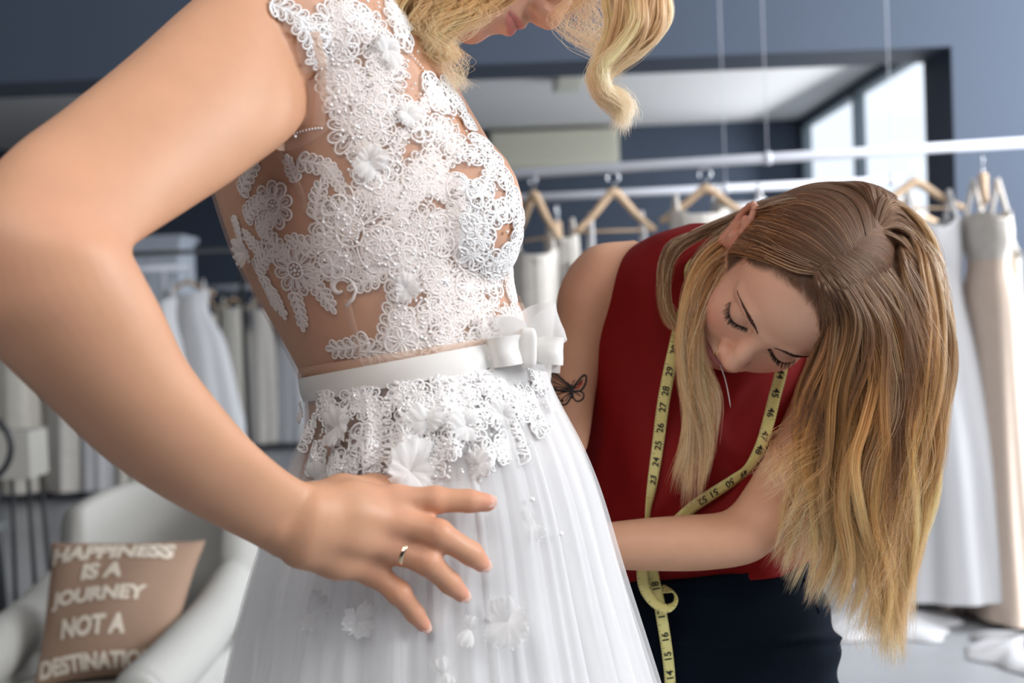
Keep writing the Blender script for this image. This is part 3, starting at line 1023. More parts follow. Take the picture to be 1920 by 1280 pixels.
def head_sdf(pl):
    """distance to the head surface, interpolated from the field; points in the head frame"""
    q = (pl - HEADF.lo) / HEADF.h
    n = np.array(HEADF.D.shape)
    q = np.clip(q, 0, n - 1.001)
    i = q.astype(int); f = q - i
    out = 0
    for a in (0, 1):
        for b in (0, 1):
            for c in (0, 1):
                w_ = np.abs(1 - a - f[:, 0]) * np.abs(1 - b - f[:, 1]) * np.abs(1 - c - f[:, 2])
                out = out + w_ * HEADF.D[i[:, 0] + a, i[:, 1] + b, i[:, 2] + c]
    return out


# smooth proxy of the skull used to keep hair outside the head
def skull_push(pw, pose, off):
    """move world points lying inside the head outwards to off above an ellipsoid skull"""
    l = pose.l(pw)
    c = np.array([0, .028, -.088]); r = np.array([.0765, .096, .0995])
    d = (l - c)
    below = l[:, 1] < -.03
    k = np.sqrt(np.sum((d / (r + off[:, None])) ** 2, 1))
    ins = (k < 1) & ~below
    l2 = l.copy()
    l2[ins] = c + d[ins] / k[ins, None]
    return pose.w(l2)


def cam_pose(Rrows, o_cam, scale=1.0):
    Rw = CRN @ np.array(Rrows)
    return Pose(Rw, CRN @ np.array(o_cam) + CAMP, scale)


# seamstress: eyes' midpoint and axes solved from where her features lie
SP = cam_pose([[0.7629, 0.4347, -0.4786], [-0.6227, 0.2950, -0.7247], [-0.1738, 0.8509, 0.4957]], (0.2615, 0.0023, -1.3476))
# bride: almost in profile, chin down
def ortho(Z, Y):
    Z = np.array(Z, float); Z /= np.linalg.norm(Z)
    Y = np.array(Y, float); Y = Y - Z * (Y @ Z); Y /= np.linalg.norm(Y)
    X = np.cross(Y, Z)
    return np.stack([X, Y, Z], 1)


M['skin_seam'] = skin_mat('warm_skin', .10)
M['skin_bride'] = skin_mat('fair_skin', .10)
M['lash'] = mat('dark_lashes', (.012, .008, .007), .6)
M['brow'] = mat('brown_brow_hair', (.085, .036, .024), .7)
M['gold'] = mat('gold', (.85, .58, .28), .22, 1.0)


def face_hairs(pose, parent, brow_mat, lash_mat, which=(-1, 1)):
    rs = np.random.default_rng(5)
    for s in which:
        mb = MB()
        for i in range(46):
            t = i / 45
            x = .0315 + (t - .5) * .031
            yb = -.0050 - .0040 * (1 - ((x - .0315) / .0155) ** 2)
            p0 = surf_pt((s * x, yb, .03))
            L = .0098 * (0.65 + .5 * t) * rs.uniform(.8, 1.1)
            out = np.array([s * (t - .38) * .9 + rs.normal() * .10, -.45 + rs.normal() * .08, .8])
            pts = [p0 - np.array([0, 0, .0006]), p0 + out * L * .45, p0 + out * L * .85 + np.array([0, .0012, 0])]
            mb.tube(pose.w(spline(pts, 5)), [.00044, .00040, .00032, .00020, .00007], 4, False)
        o = mb.build('eyelashes', lash_mat, parent); o['kind'] = 'stuff'
        mb = MB()
        for i in range(330):
            t = rs.uniform(0, 1)
            wd = .0030 * (1 - .85 * max(0, t - .5) / .5) * (0.30 + .70 * min(1, t * 2.6))
            q = rs.uniform(-1, 1)
            x = .0115 + t * .038
            y = .0150 + .0085 * math.sin(min(1, t * 1.25) * PI * .62) - .0060 * max(0, t - .6) / .4 + q * wd
            p0 = surf_pt((s * x, y, .05))
            dr = np.array([s * (.55 + .45 * t), .55 * (1 - t) - .25 * t - q * .25, .0])
            L = .0058 * rs.uniform(.7, 1.1)
            p1 = surf_pt(tuple(p0 + dr * L * .5 + (0, 0, .02))); p2 = surf_pt(tuple(p0 + dr * L + (0, 0, .02)))
            mb.tube(pose.w([p0, p1 + (0, 0, .0009), p2 + (0, 0, .0007)]), [.00018, .00016, .00005], 3, False)
        o = mb.build('eyebrow', brow_mat, parent); o['kind'] = 'stuff'


def surf_pt(p):
    """project along -z onto the face"""
    h = HBVH.ray_cast(Vector((p[0], p[1], .2)), Vector((0, 0, -1)))
    return np.array(h[0]) if h[0] is not None else np.array(p, float)
# ================================================================== the bride
BP = cam_pose(ortho((.60, -.80, .10), (.80, .60, -.02)), (0, 0, 0))
# place so that the nose tip (0,-.040,.026) falls on its pixel
def fit_pose(pose, lp, uv, d):
    t = P(uv[0], uv[1], d)
    pose.o = t - np.array(lp) @ pose.R.T
fit_pose(BP, (0, -.040, .027), (1040, 50), 1.15)

BT = [  # torso slices: left px, right px, depth, half depth
    (560, 900, 1048, 855, 1.18, .145), (582, 820, 1016, 768, 1.18, .132), (578, 735, 1000, 657, 1.18, .118), (548, 665, 988, 605, 1.18, .116),
    (492, 568, 962, 535, 1.18, .120), (452, 492, 962, 468, 1.18, .128), (425, 420, 978, 398, 1.185, .136), (405, 350, 962, 342, 1.19, .142),
    (392, 280, 918, 266, 1.19, .148), (400, 205, 872, 188, 1.19, .155), (430, 120, 838, 126, 1.19, .165), (490, 40, 800, 70, 1.19, .155),
    (570, -20, 780, 30, 1.18, .095), (640, -70, 800, -20, 1.17, .062)]
TV = loft(BT, 60, 48)
parts = [loft_mesh(TV)]


def blob(c, r, R=None, seg=28):
    v, f = ball_mesh(seg)
    v = v * np.asarray(r, float)
    if R is not None: v = v @ np.asarray(R).T
    return v + np.asarray(c), f


CAMROT = np.stack([RIGHT, UPV, FWD], 1)
parts.append(blob(P(835, 405, 1.135), (.070, .080, .066), CAMROT))       # bust under the bodice
parts.append(blob(P(520, 60, 1.06), (.062, .062, .055), CAMROT))       # shoulder
parts.append(blob(P(560, 180, 1.10), (.05, .075, .05), CAMROT))
# near arm
BA = [(610, -95, 660, 90, 1.10, .045), (480, -75, 590, 130, 1.065, .055), (372, 0, 560, 235, 1.02, .056), (250, 108, 455, 322, .965, .052),
      (130, 205, 350, 392, .915, .048), (20, 290, 275, 440, .875, .046), (-78, 420, 244, 466, .85, .045), (-72, 590, 262, 508, .85, .046),
      (0, 668, 300, 580, .86, .046), (98, 762, 345, 672, .875, .043), (200, 858, 405, 752, .895, .038), (305, 930, 472, 828, .92, .031),
      (405, 984, 530, 878, .945, .025), (480, 1022, 572, 904, .962, .0215), (520, 1046, 610, 915, .975, .0200)]
parts.append(loft_mesh(loft(BA, 80, 40)))
# neck up to the head
nk = BP.w(np.array([(0, -.055, -.085), (0, -.09, -.095)]))
base = P(690, 40, 1.18)
parts.append(tube_mesh(spline([base, P(735, 15, 1.18), nk[1], nk[0]], 16), np.linspace(.066, .048, 16), 28))
# far arm, bent behind the body
parts.append(tube_mesh(spline([P(640, 60, 1.30), P(640, 240, 1.38), P(650, 400, 1.36), P(720, 520, 1.335), P(760, 640, 1.31)], 30), np.interp(np.linspace(0, 1, 30), [0, .15, .5, .8, 1], [.05, .045, .038, .032, .026]), 20))
parts.append(blob(P(640, 50, 1.29), (.055, .055, .05), CAMROT))
# head
parts.append((BP.w(HV), [tuple(int(i) for i in q) for q in HF]))

# hand, modelled as its own distance field and merged
def PP(l): return [P(u, v, d) for u, v, d in l]
hp_all = PP([(480, 880, .94), (950, 1240, 1.05)])
lo = np.minimum(hp_all[0], hp_all[1]) - .05; hi = np.maximum(hp_all[0], hp_all[1]) + .05
HFd = Field(lo, hi, .0016)
def pr(px, d): return px * d / FPX
HFd.chain(PP([(520, 975, .968), (560, 975, .975), (640, 985, .992)]), [.024, .024, .019], 0)
HFd.chain(PP([(585, 945, .972), (660, 935, .990), (742, 938, 1.005)]), [.0150, .0125, .0105], .012)      # index metacarpal
HFd.chain(PP([(585, 968, .968), (670, 968, .984), (757, 980, .998)]), [.0155, .0130, .0110], .012)
HFd.chain(PP([(575, 1000, .968), (660, 1008, .984), (738, 1027, .999)]), [.0160, .0130, .0108], .012)
HFd.chain(PP([(565, 1030, .972), (630, 1050, .988), (698, 1070, 1.003)]), [.0150, .0125, .0100], .012)
# fingers: knuckle, middle joint, end joint, tip
fing = [([(742, 938, 1.005), (815, 937, 1.006), (880, 939, 1.010), (914, 942, 1.013)], [.0100, .0092, .0080, .0066]),
        ([(752, 981, .998), (822, 1000, .992), (884, 1038, 1.004), (903, 1056, 1.010)], [.0104, .0095, .0084, .0066]),
        ([(735, 1027, .999), (802, 1053, .992), (844, 1093, 1.004), (866, 1114, 1.010)], [.0100, .0090, .0078, .0060]),
        ([(698, 1070, 1.003), (748, 1111, .996), (778, 1150, 1.006), (795, 1172, 1.012)], [.0092, .0080, .0068, .0054])]
for pts, rs_ in fing:
    rs_ = [r * 1.13 for r in rs_]
    HFd.chain(PP(pts), rs_, .0035)
    HFd.ell(P(*pts[1]), rs_[1] * 1.01, .004)
    HFd.ell(P(*pts[0]), rs_[0] * 1.0, .008)
# thumb tucked behind the hand, over the waist
HFd.chain(PP([(575, 945, .985), (640, 922, 1.005), (700, 915, 1.020), (745, 912, 1.034)]), [.0160, .0125, .0100, .0080], .010)
hv, hf = HFd.mesh()
parts.append((hv, [tuple(int(i) for i in q) for q in hf]))
bv, bf = remesh(parts, .0021, 4)

bride = empty('person', (P(790, 900, 1.18)[0], P(790, 900, 1.18)[1], 0), 'woman with blonde curls in a white lace wedding dress, one hand on her hip', 'person')


def bride_cols(v):
    c = np.tile(np.array([.57, .30, .178]), (len(v), 1))
    px = to_px(v)
    l = BP.l(v)
    ishead = (l[:, 1] > -.12) & (np.abs(l[:, 0]) < .10) & (l[:, 2] > -.2) & (l[:, 1] < .14)
    hc = head_colors(l, (.74, .44, .31), (.66, .22, .20), (.6, .33, .25), (.78, .32, .22), (.45, .26, .10))
    w_ = sm(l[:, 1], -.13, -.11) * ishead
    c = c * (1 - w_[:, None]) + hc * w_[:, None]
    def sp(p3, r, col, k):
        nonlocal c
        m = k * np.exp(-np.sum((v - p3) ** 2, 1) / r ** 2)
        c = c * (1 - m[:, None]) + np.array(col) * m[:, None]
    for pts, rs_ in fing:
        sp(P(*pts[1]), .012, (.74, .30, .20), .45)
        sp(P(*pts[3]), .011, (.80, .33, .25), .5)
        sp(P(*pts[2]), .009, (.74, .30, .20), .35)
        sp(P(*pts[0]), .016, (.76, .36, .26), .35)
    for (ua, va, ub, vb) in ((690, 940, 660, 985), (640, 985, 560, 1000), (720, 1010, 650, 1000), (700, 930, 640, 925)):
        for t_ in np.linspace(0, 1, 9): sp(P(ua + (ub - ua) * t_, va + (vb - va) * t_, .972), .0045, (.52, .34, .24), .10)
    sp(P(40, 480, .83), .06, (.72, .36, .24), .3)
    # skin on the back side of the torso is a little browner
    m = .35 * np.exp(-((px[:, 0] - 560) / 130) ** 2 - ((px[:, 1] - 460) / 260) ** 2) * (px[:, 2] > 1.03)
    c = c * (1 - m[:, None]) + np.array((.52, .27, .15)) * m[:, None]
    return c


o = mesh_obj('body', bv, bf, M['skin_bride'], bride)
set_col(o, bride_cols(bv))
BODY_BVH = BVHTree.FromPolygons([tuple(p) for p in bv], [tuple(int(i) for i in q) for q in bf])
# nails
M['nail'] = mat('pale_nail', (.72, .46, .38), .25)
M['nail_tip'] = mat('nail_edge', (.86, .78, .74), .3)
for pts, rs_ in fing:
    a_, b_ = P(*pts[2]), P(*pts[3])
    ax_ = (b_ - a_); ax_ /= np.linalg.norm(ax_)
    r_ = rs_[3]
    up_ = -FWD * .75 + UPV * .35 + ax_ * .35
    up_ -= ax_ * (up_ @ ax_); up_ /= np.linalg.norm(up_)
    sd = np.cross(ax_, up_)
    n1, n2 = 9, 9
    vs = []
    for i in range(n1):
        for j in range(n2):
            s_ = (i / (n1 - 1)) ; t_ = (j / (n2 - 1)) * 2 - 1
            wd = r_ * .80 * (1 - .35 * max(0, s_ - .7) / .3) * (.55 + .45 * min(1, s_ * 3.5))
            ph_ = t_ * .95
            q = b_ + ax_ * ((s_ - .5) * r_ * 1.9 + r_ * .05) + sd * wd * math.sin(ph_) / math.sin(.95) + up_ * (r_ * (.35 + .66 * math.cos(ph_ * .9)) * (1 - .10 * s_))
            vs.append(q)
    mesh_obj('fingernail', vs, grid_faces(n1, n2, False), M['nail'], bride)

# face hairs
M['lash_b'] = mat('light_brown_lashes', (.10, .05, .03), .6)
face_hairs(BP, bride, mat('light_brown_brow', (.25, .13, .06), .7), M['lash_b'], (-1,))

# wedding ring, a thing of its own on the ring finger
rc = P(761, 1037, .9955); fa = P(802, 1053, .992) - P(735, 1027, .999); fa /= np.linalg.norm(fa)
e1 = np.cross(fa, UPV); e1 /= np.linalg.norm(e1); e2 = np.cross(fa, e1)
n, k = 48, 10
vs = []
for i in range(n):
    a_ = 2 * PI * i / n
    rd = e1 * math.cos(a_) + e2 * math.sin(a_)
    for j in range(k):
        b_ = 2 * PI * j / k
        vs.append(rc + rd * (.01025 + .0007 * math.cos(b_)) + fa * .0019 * math.sin(b_))
vs = np.array(vs)
fs = [(i * k + j, i * k + (j + 1) % k, ((i + 1) % n) * k + (j + 1) % k, ((i + 1) % n) * k + j) for i in range(n) for j in range(k)]
ring = mesh_obj('ring', vs, fs, mat('pale_gold', (.90, .72, .50), .15, 1.0))
tag(ring, 'plain pale gold ring on the spread hand resting on the hip', 'ring')
# ================================================================== the wedding dress (part of the bride), its pieces as sub-parts
M['lace'] = mat('white_corded_lace', (.90, .885, .875), .55, bump=.3, bscale=500, Sheen_Weight=.2)
M['lace_fill'] = sheer('lace_ground', (.95, .91, .89), .38, .3)
M['puff'] = sheer('organza_petal', (.97, .96, .95), .72, .4)
M['pearl'] = mat('pearl_bead', (.88, .86, .84), .12, 0.0, spec=1.0)
M['crystal'] = mat('crystal_bead', (.90, .90, .90), .05, .15, spec=1.0)
M['nude'] = sheer('nude_mesh', (.85, .66, .56), .22, .2)
M['nude_edge'] = sheer('nude_binding', (.80, .56, .42), .50, .2)
M['sash'] = mat('ivory_satin_ribbon', (.80, .775, .74), .42, bump=.06, bscale=900)
M['bowsheer'] = sheer('sheer_ribbon', (.90, .90, .89), .55, .4)
M['lining'] = mat('white_lining', (.74, .755, .77), .8)


def tulle_mat():
    """white tulle; sheerer at the waist where skin shows through (vertex attribute), soft weave"""
    m = bpy.data.materials.new('white_tulle'); m.use_nodes = True
    nt = m.node_tree; nt.nodes.clear()
    out = nt.nodes.new('ShaderNodeOutputMaterial')
    mx = nt.nodes.new('ShaderNodeMixShader'); tr = nt.nodes.new('ShaderNodeBsdfTransparent')
    m2 = nt.nodes.new('ShaderNodeMixShader'); df = nt.nodes.new('ShaderNodeBsdfDiffuse'); tl = nt.nodes.new('ShaderNodeBsdfTranslucent')
    df.inputs[0].default_value = (.94, .94, .945, 1); tl.inputs[0].default_value = (.94, .94, .945, 1)
    m2.inputs[0].default_value = .4
    at = nt.nodes.new('ShaderNodeAttribute'); at.attribute_name = 'Col'
    nt.links.new(df.outputs[0], m2.inputs[1]); nt.links.new(tl.outputs[0], m2.inputs[2])
    nt.links.new(at.outputs['Fac'], mx.inputs[0])
    nt.links.new(tr.outputs[0], mx.inputs[1]); nt.links.new(m2.outputs[0], mx.inputs[2])
    nt.links.new(mx.outputs[0], out.inputs[0])
    return m


M['tulle'] = tulle_mat()

# ---- skirt: silhouettes of the lining and of the tulle layers
SK = [(570, 738, 1012, 662, 1.18, .127), (575, 800, 1040, 742, 1.18, .142), (552, 880, 1082, 840, 1.18, .150), (520, 980, 1122, 960, 1.18, .153),
      (485, 1100, 1156, 1090, 1.18, .158), (452, 1290, 1203, 1280, 1.18, .180), (380, 1700, 1310, 1690, 1.16, .22), (290, 2200, 1400, 2190, 1.15, .25), (240, 2830, 1430, 2880, 1.14, .28)]


def skirt_rows(extraL, extraR, n=120, k=360, amp=.006, nf=34, seed=0, dz=0.0):
    rs = np.random.default_rng(seed)
    sl = []
    for i, (a, b, c, e, d, h) in enumerate(SK):
        t = min(1, i / 5)
        sl.append((a + extraL * t, b, c + extraR * t, e, d, h + dz * t))
    V = loft(sl, n, k)
    ang = np.arange(k) * 2 * PI / k
    t = np.linspace(0, 1, n)[:, None]
    ctr = V.mean(1, keepdims=True)
    dirv = V - ctr; dirv /= np.linalg.norm(dirv, axis=2, keepdims=True)
    ph = rs.uniform(0, 6, 6)
    fold = np.sin(ang[None] * nf + ph[0] + 1.6 * np.sin(ang[None] * 3 + ph[1]) + t * 1.2) * .6 + np.sin(ang[None] * (nf * 1.7 // 1) + ph[2] + 2 * np.sin(ang[None] * 5 + ph[3]) - t * 2) * .4 + .5 * np.sin(ang[None] * 9 + ph[4])
    V = V + dirv * (fold * amp * (.08 + sm(t, .03, .35)) * (1 + 3.0 * sm(t, .4, 1)))[:, :, None]
    V[..., 2] = np.maximum(V[..., 2], .006)
    return V


def skirt_layer(name, V, alpha_top, alpha, mat_, parent):
    n, k = V.shape[:2]
    o = mesh_obj(name, V.reshape(-1, 3), grid_faces(n, k), mat_, parent)
    px = to_px(V.reshape(-1, 3))
    edge = V.reshape(-1, 3)
    a = alpha_top + (alpha - alpha_top) * np.maximum(sm(px[:, 1], 830, 930), sm(px[:, 0], 760, 900))
    set_col(o, np.repeat(a[:, None], 3, 1))
    return o


V0 = skirt_rows(58, -14, amp=.004, nf=22, seed=1, dz=-.008)
dress = skirt_layer('dress', V0, .10, 1.0, M['tulle'], bride)
dress['label'] = 'white lace and tulle wedding dress with a flared skirt'
V1 = skirt_rows(8, -3, amp=.0060, nf=30, seed=2)
o1 = skirt_layer('tulle_layer', V1, .10, .36, M['tulle'], dress)
V2 = skirt_rows(-8, 2, amp=.0075, nf=26, seed=3, dz=.004)
skirt_layer('tulle_layer', V2, .10, .30, M['tulle'], dress)
SKIRT_BVH = BVHTree.FromPolygons([tuple(p) for p in V2.reshape(-1, 3)], [tuple(int(i) for i in q) for q in grid_faces(*V2.shape[:2])])

# ---- bodice ground: nude mesh just off the skin
BTb = TV[2:52]
ctr = BTb.mean(1, keepdims=True)
dv = BTb - ctr; dv /= np.linalg.norm(dv, axis=2, keepdims=True)
Vb = BTb + dv * .0035
# follow the real body where it is fuller
flat = Vb.reshape(-1, 3).copy()
for i, p_ in enumerate(flat):
    q, nrm, fi, dist = BODY_BVH.find_nearest(Vector(p_))
    s_ = (Vector(p_) - q).dot(nrm)
    if s_ < .003: flat[i] = np.array(q + nrm * .003)
Vb = flat.reshape(Vb.shape)
# cut: everything above the neckline and the armhole stays bare
NECK = [(735, -10), (752, 55), (800, 150), (868, 245), (920, 325), (950, 400), (958, 480), (962, 560), (985, 560), (1100, 300), (1100, -300), (735, -300)]
ARMH = [(300, 380), (420, 345), (505, 268), (560, 225), (585, 150), (570, 90), (540, 45), (505, 0), (420, -80), (300, -80)]


def inpoly(x, y, poly):
    ins = np.zeros(len(x), bool)
    n = len(poly)
    for i in range(n):
        x1, y1 = poly[i]; x2, y2 = poly[(i + 1) % n]
        c = ((y1 > y) != (y2 > y)) & (x < (x2 - x1) * (y - y1) / (y2 - y1 + 1e-12) + x1)
        ins ^= c
    return ins


fb = grid_faces(*Vb.shape[:2])
fc = to_px(Vb.reshape(-1, 3)[fb].mean(1))
keep = ~(inpoly(fc[:, 0], fc[:, 1], ARMH) & (fc[:, 2] < 1.2)) & ~(inpoly(fc[:, 0], fc[:, 1], NECK))
bod = mesh_obj('bodice_mesh', Vb.reshape(-1, 3), fb[keep], M['nude'], dress)


def cast(u, v):
    """first hit of body or skirt under the given pixel, and its normal"""
    o_ = Vector(CAMP); d_ = Vector(P(u, v, 1.0) - CAMP).normalized()
    best = None
    for B in (BODY_BVH, SKIRT_BVH):
        h = B.ray_cast(o_, d_)
        if h[0] is not None and (best is None or h[3] < best[2]):
            n_ = h[1] if h[1].dot(d_) < 0 else -h[1]
            best = (np.array(h[0]), np.array(n_), h[3], B)
    return best


def arm_free(u, v):
    """hit on the torso or skirt, ignoring the near arm and hand"""
    o_ = Vector(CAMP); d_ = Vector(P(u, v, 1.0) - CAMP).normalized()
    best = None
    for B, mn in ((BODY_BVH, 1.04), (SKIRT_BVH, .95)):
        st = o_ + d_ * (mn)
        h = B.ray_cast(st, d_)
        if h[0] is not None and (best is None or (h[0] - o_).length < best[2]):
            n_ = h[1] if h[1].dot(d_) < 0 else -h[1]
            best = (np.array(h[0]), np.array(n_), (h[0] - o_).length, B)
    return best


FIX = {}


class Lace:
    """one applique motif laid on the surface: corded outlines, a sheer ground, beads"""

    def __init__(s, u, v, rot=0.0, lift=.0012):
        s.ok = False
        h = FIX.get('h') or arm_free(u, v)
        if h is None: return
        s.c, s.n, _, s.B = h
        # smooth the frame
        q, nn, _, _ = s.B.find_nearest(Vector(s.c))
        ex = RIGHT - s.n * (RIGHT @ s.n)
        if np.linalg.norm(ex) < .05: ex = FWD - s.n * (FWD @ s.n)
        ex /= np.linalg.norm(ex); ey = np.cross(s.n, ex)
        s.ex = ex * math.cos(rot) + ey * math.sin(rot); s.ey = np.cross(s.n, s.ex)
        s.lift = lift
        s.cord = MB(); s.fill = MB(); s.bead = MB(); s.cry = MB()
        s.ok = True

    def on(s, x, y, z=0.0):
        p = s.c + s.ex * x + s.ey * y
        q, nn, _, d = s.B.find_nearest(Vector(p))
        nn = np.array(nn)
        if nn @ s.n < 0: nn = -nn
        return np.array(q) + nn * (s.lift + z), nn

    def line(s, pts, r=.0009, z=.0006, closed=False, k=5):
        p = np.array([s.on(x, y, z)[0] for x, y in pts])
        s.cord.tube(p, r, k, not closed, closed)

    def area(s, pts, z=.0002):
        p = np.array([s.on(x, y, z)[0] for x, y in pts])
        c = p.mean(0)
        v = np.vstack([p, c[None]])
        n = len(p)
        s.fill.add(v, [(i, (i + 1) % n, n) for i in range(n)])

    def dot(s, x, y, r, cry=False, z=.0008):
        p, _ = s.on(x, y, z)
        (s.cry if cry else s.bead).ball(p, r, 6)

    def petal(s, cx, cy, a, L, W, double=True, ground=True):
        ca, sa = math.cos(a), math.sin(a)
        t = np.linspace(0, 2 * PI, 13)[:-1]
        lx = L * (.5 - .5 * np.cos(t)); ly = W * .5 * np.sin(t) * (.55 + .45 * (lx / L)) * 1.35
        o = [(cx + x * ca - y * sa, cy + x * sa + y * ca) for x, y in zip(lx, ly)]
        s.line(o, max(.0009, W * .10), .0009, True)
        if ground: s.area(o)
        if double:
            o2 = [(cx + (x * .62 + L * .12) * ca - y * .5 * sa, cy + (x * .62 + L * .12) * sa + y * .5 * ca) for x, y in zip(lx[::2], ly[::2])]
            s.line(o2, max(.0007, W * .08), .0009, True, 4)

    def done(s, name, stuff=False):
        if not s.cord.v and not s.fill.v: return None
        o = s.cord.build(name, M['lace'], dress)
        me = o.data
        # ground and beads go into the same motif with their own materials
        bm = bmesh.new(); bm.from_mesh(me)
        for mb, mi in ((s.fill, 1), (s.bead, 2), (s.cry, 3)):
            if not mb.v: continue
            vs = [bm.verts.new(Vector(p - ORG[o])) for p in np.concatenate(mb.v)]
            for f in mb.f:
                try:
                    g = bm.faces.new([vs[i] for i in f]); g.material_index = mi; g.smooth = True
                except ValueError: pass
        bm.to_mesh(me); bm.free()
        for m_ in ('lace_fill', 'pearl', 'crystal'): me.materials.append(M[m_])
        if stuff: o['kind'] = 'stuff'
        return o


def flower(u, v, R, n=14, rot=0.0, gem=False, name='lace_flower'):
    L = Lace(u, v, rot)
    if not L.ok: return
    R = R / 2050.0
    for i in range(n):
        a = 2 * PI * i / n + RNG.normal() * .05
        rr = R * RNG.uniform(.88, 1.06)
        L.petal(math.cos(a) * R * .30, math.sin(a) * R * .30, a, rr * .70, rr * 4.0 / n, True)
    L.line([(math.cos(a) * R * .30, math.sin(a) * R * .30) for a in np.linspace(0, 2 * PI, 14)[:-1]], .0011, .0012, True)
    for i in range(7):
        a = 2 * PI * i / 7
        L.dot(math.cos(a) * R * .17, math.sin(a) * R * .17, .0016 if not gem else .0021, gem)
    L.dot(0, 0, .0021 if not gem else .0036, True)
    for i in range(n // 2):
        a = 2 * PI * i / (n // 2)
        L.dot(math.cos(a) * R * .62, math.sin(a) * R * .62, .0011, i % 3 == 0)
    return L.done(name)


def spray(u, v, R, rot=0.0, n=5, name='lace_leaf'):
    L = Lace(u, v, rot)
    if not L.ok: return
    R = R / 2050.0
    st = [(t * R * 2 - R, math.sin(t * 2.4) * R * .18) for t in np.linspace(0, 1, 10)]
    L.line(st, .0011, .0008)
    for i in range(n):
        t = (i + .3) / n
        x = t * R * 2 - R; y = math.sin(t * 2.4) * R * .18
        w_ = R * .72 * (1 - .25 * t)
        for sgn in (-1, 1):
            L.petal(x, y, sgn * (.95 - .2 * t), w_ * RNG.uniform(.85, 1.1), w_ * .52)
    L.petal(R * .95, st[-1][1], .0, R * .55, R * .25)
    for i in range(3): L.dot(-R + R * .6 * i + R * .2, R * .04, .0013, i == 1)
    return L.done(name)


def scroll(u, v, R, rot=0.0, flip=1):
    L = Lace(u, v, rot)
    if not L.ok: return
    R = R / 2050.0
    t = np.linspace(0, 4.6, 34)
    rr = R * (1 - t / 5.4)
    for off, wd in ((0, .0014), (.0030, .0010), (-.0030, .0010)):
        L.line([((r_ + off * (1 - a / 5)) * math.cos(a), flip * (r_ + off * (1 - a / 5)) * math.sin(a)) for a, r_ in zip(t, rr)], wd, .0008)
    L.line([(R * 1.0, 0), (R * .9, -flip * R * .7), (R * .35, -flip * R * 1.1), (-R * .4, -flip * R * 1.25)], .0016, .0008)
    return L.done('lace_scroll')


def bloom(u, v, R, rot=0.0, n=5):
    """small five-petal rosette"""
    L = Lace(u, v, rot, .0016)
    if not L.ok: return
    R = R / 2050.0
    for i in range(n):
        a = 2 * PI * i / n
        L.petal(math.cos(a) * R * .1, math.sin(a) * R * .1, a, R * .9, R * .85, True)
    L.dot(0, 0, .0017); L.dot(R * .2, 0, .0011, True); L.dot(-R * .15, R * .12, .0011)
    return L.done('lace_rosette')


def organza(u, v, R, rot=0.0, n=4, lift=.004):
    """three-dimensional organza petals standing off the surface"""
    h = arm_free(u, v)
    if h is None: return
    c, nn, _, B = h
    R = R / 2050.0
    ex = RIGHT - nn * (RIGHT @ nn); ex /= np.linalg.norm(ex) + 1e-9; ey = np.cross(nn, ex)
    mb = MB()
    n = n + 2 if n > 2 else n
    for i in range(n):
        a = rot + 2 * PI * i / n + RNG.normal() * .35
        g1, g2 = 9, 9
        Ri, Rb = R * RNG.uniform(.7, 1.1), R
        vs = []
        for p in range(g1):
            for q in range(g2):
                s_ = p / (g1 - 1); t_ = q / (g2 - 1) * 2 - 1
                wd = Ri * (.25 + .75 * math.sin(min(1, s_ * 1.15) * PI * .62))
                rag = 1 + .10 * math.sin(t_ * 11 + i * 3) * s_ - .10 * t_ * t_ * s_
                x = Ri * 1.15 * s_ * rag; y = t_ * wd * .62
                z = lift * .4 + Ri * ((.22 + .12 * (i % 3)) * s_ + .16 * math.sin(s_ * PI) * (1 - t_ * t_)) + Ri * .12 * math.sin(t_ * 7 + i * 2 + s_ * 3) * s_
                ca, sa = math.cos(a), math.sin(a)
                vs.append(c + ex * (x * ca - y * sa) + ey * (x * sa + y * ca) + nn * (z + .002))
        mb.add(vs, grid_faces(g1, g2, False))
    return mb.build('organza_petals', M['puff'], dress)


# the large motifs, laid out as in the photograph
for a_ in ((672, 240, 56, 13), (657, 437, 78, 14), (775, 470, 74, 15), (556, 505, 50, 11), (515, 385, 44, 9), (640, 150, 46, 12), (700, 335, 40, 11),
           (880, 420, 52, 12), (800, 330, 48, 12), (905, 520, 46, 11), (720, 150, 44, 12), (620, 45, 40, 10), (690, 60, 44, 12), (840, 260, 40, 10)):
    flower(*a_, rot=RNG.uniform(0, 1))
for a_ in ((832, 528, 44, 12), (702, 838, 46, 12), (862, 772, 44, 12), (935, 728, 32, 10), (668, 745, 36, 10), (770, 790, 38, 10), (640, 880, 40, 10), (590, 860, 34, 9)):
    flower(*a_, rot=RNG.uniform(0, 1), gem=True)
for a_ in ((478, 395, 30, .6), (480, 455, 26, 2.6), (495, 495, 32, .8), (520, 560, 26, -1.0), (620, 500, 36, 3.3), (468, 338, 34, .9), (552, 320, 20, 1.9), (590, 312, 32, -.35), (560, 575, 30, -1.4), (600, 548, 30, -.9), (702, 512, 36, 3.6), (520, 455, 34, 2.4), (600, 380, 30, 1.3), (585, 455, 34, 2.9),
           (660, 645, 36, 3.3), (715, 668, 40, -.2), (740, 610, 44, 1.3), (800, 600, 44, .3), (860, 600, 36, .6), (770, 655, 40, .2), (850, 650, 36, .15), (735, 375, 34, .8), (620, 330, 26, -1.),
           (447, 425, 22, -1.2), (500, 420, 26, .4), (505, 540, 28, -1.2), (905, 640, 34, .1), (540, 30, 36, -.5), (575, 75, 34, -1.2), (610, 740, 30, -1.3), (840, 715, 34, .3), (900, 700, 30, 0.1)):
    spray(*a_)
scroll(640, 540, 24, .6, 1)
scroll(860, 350, 20, 2.2, -1)
scroll(820, 420, 22, .2, 1)

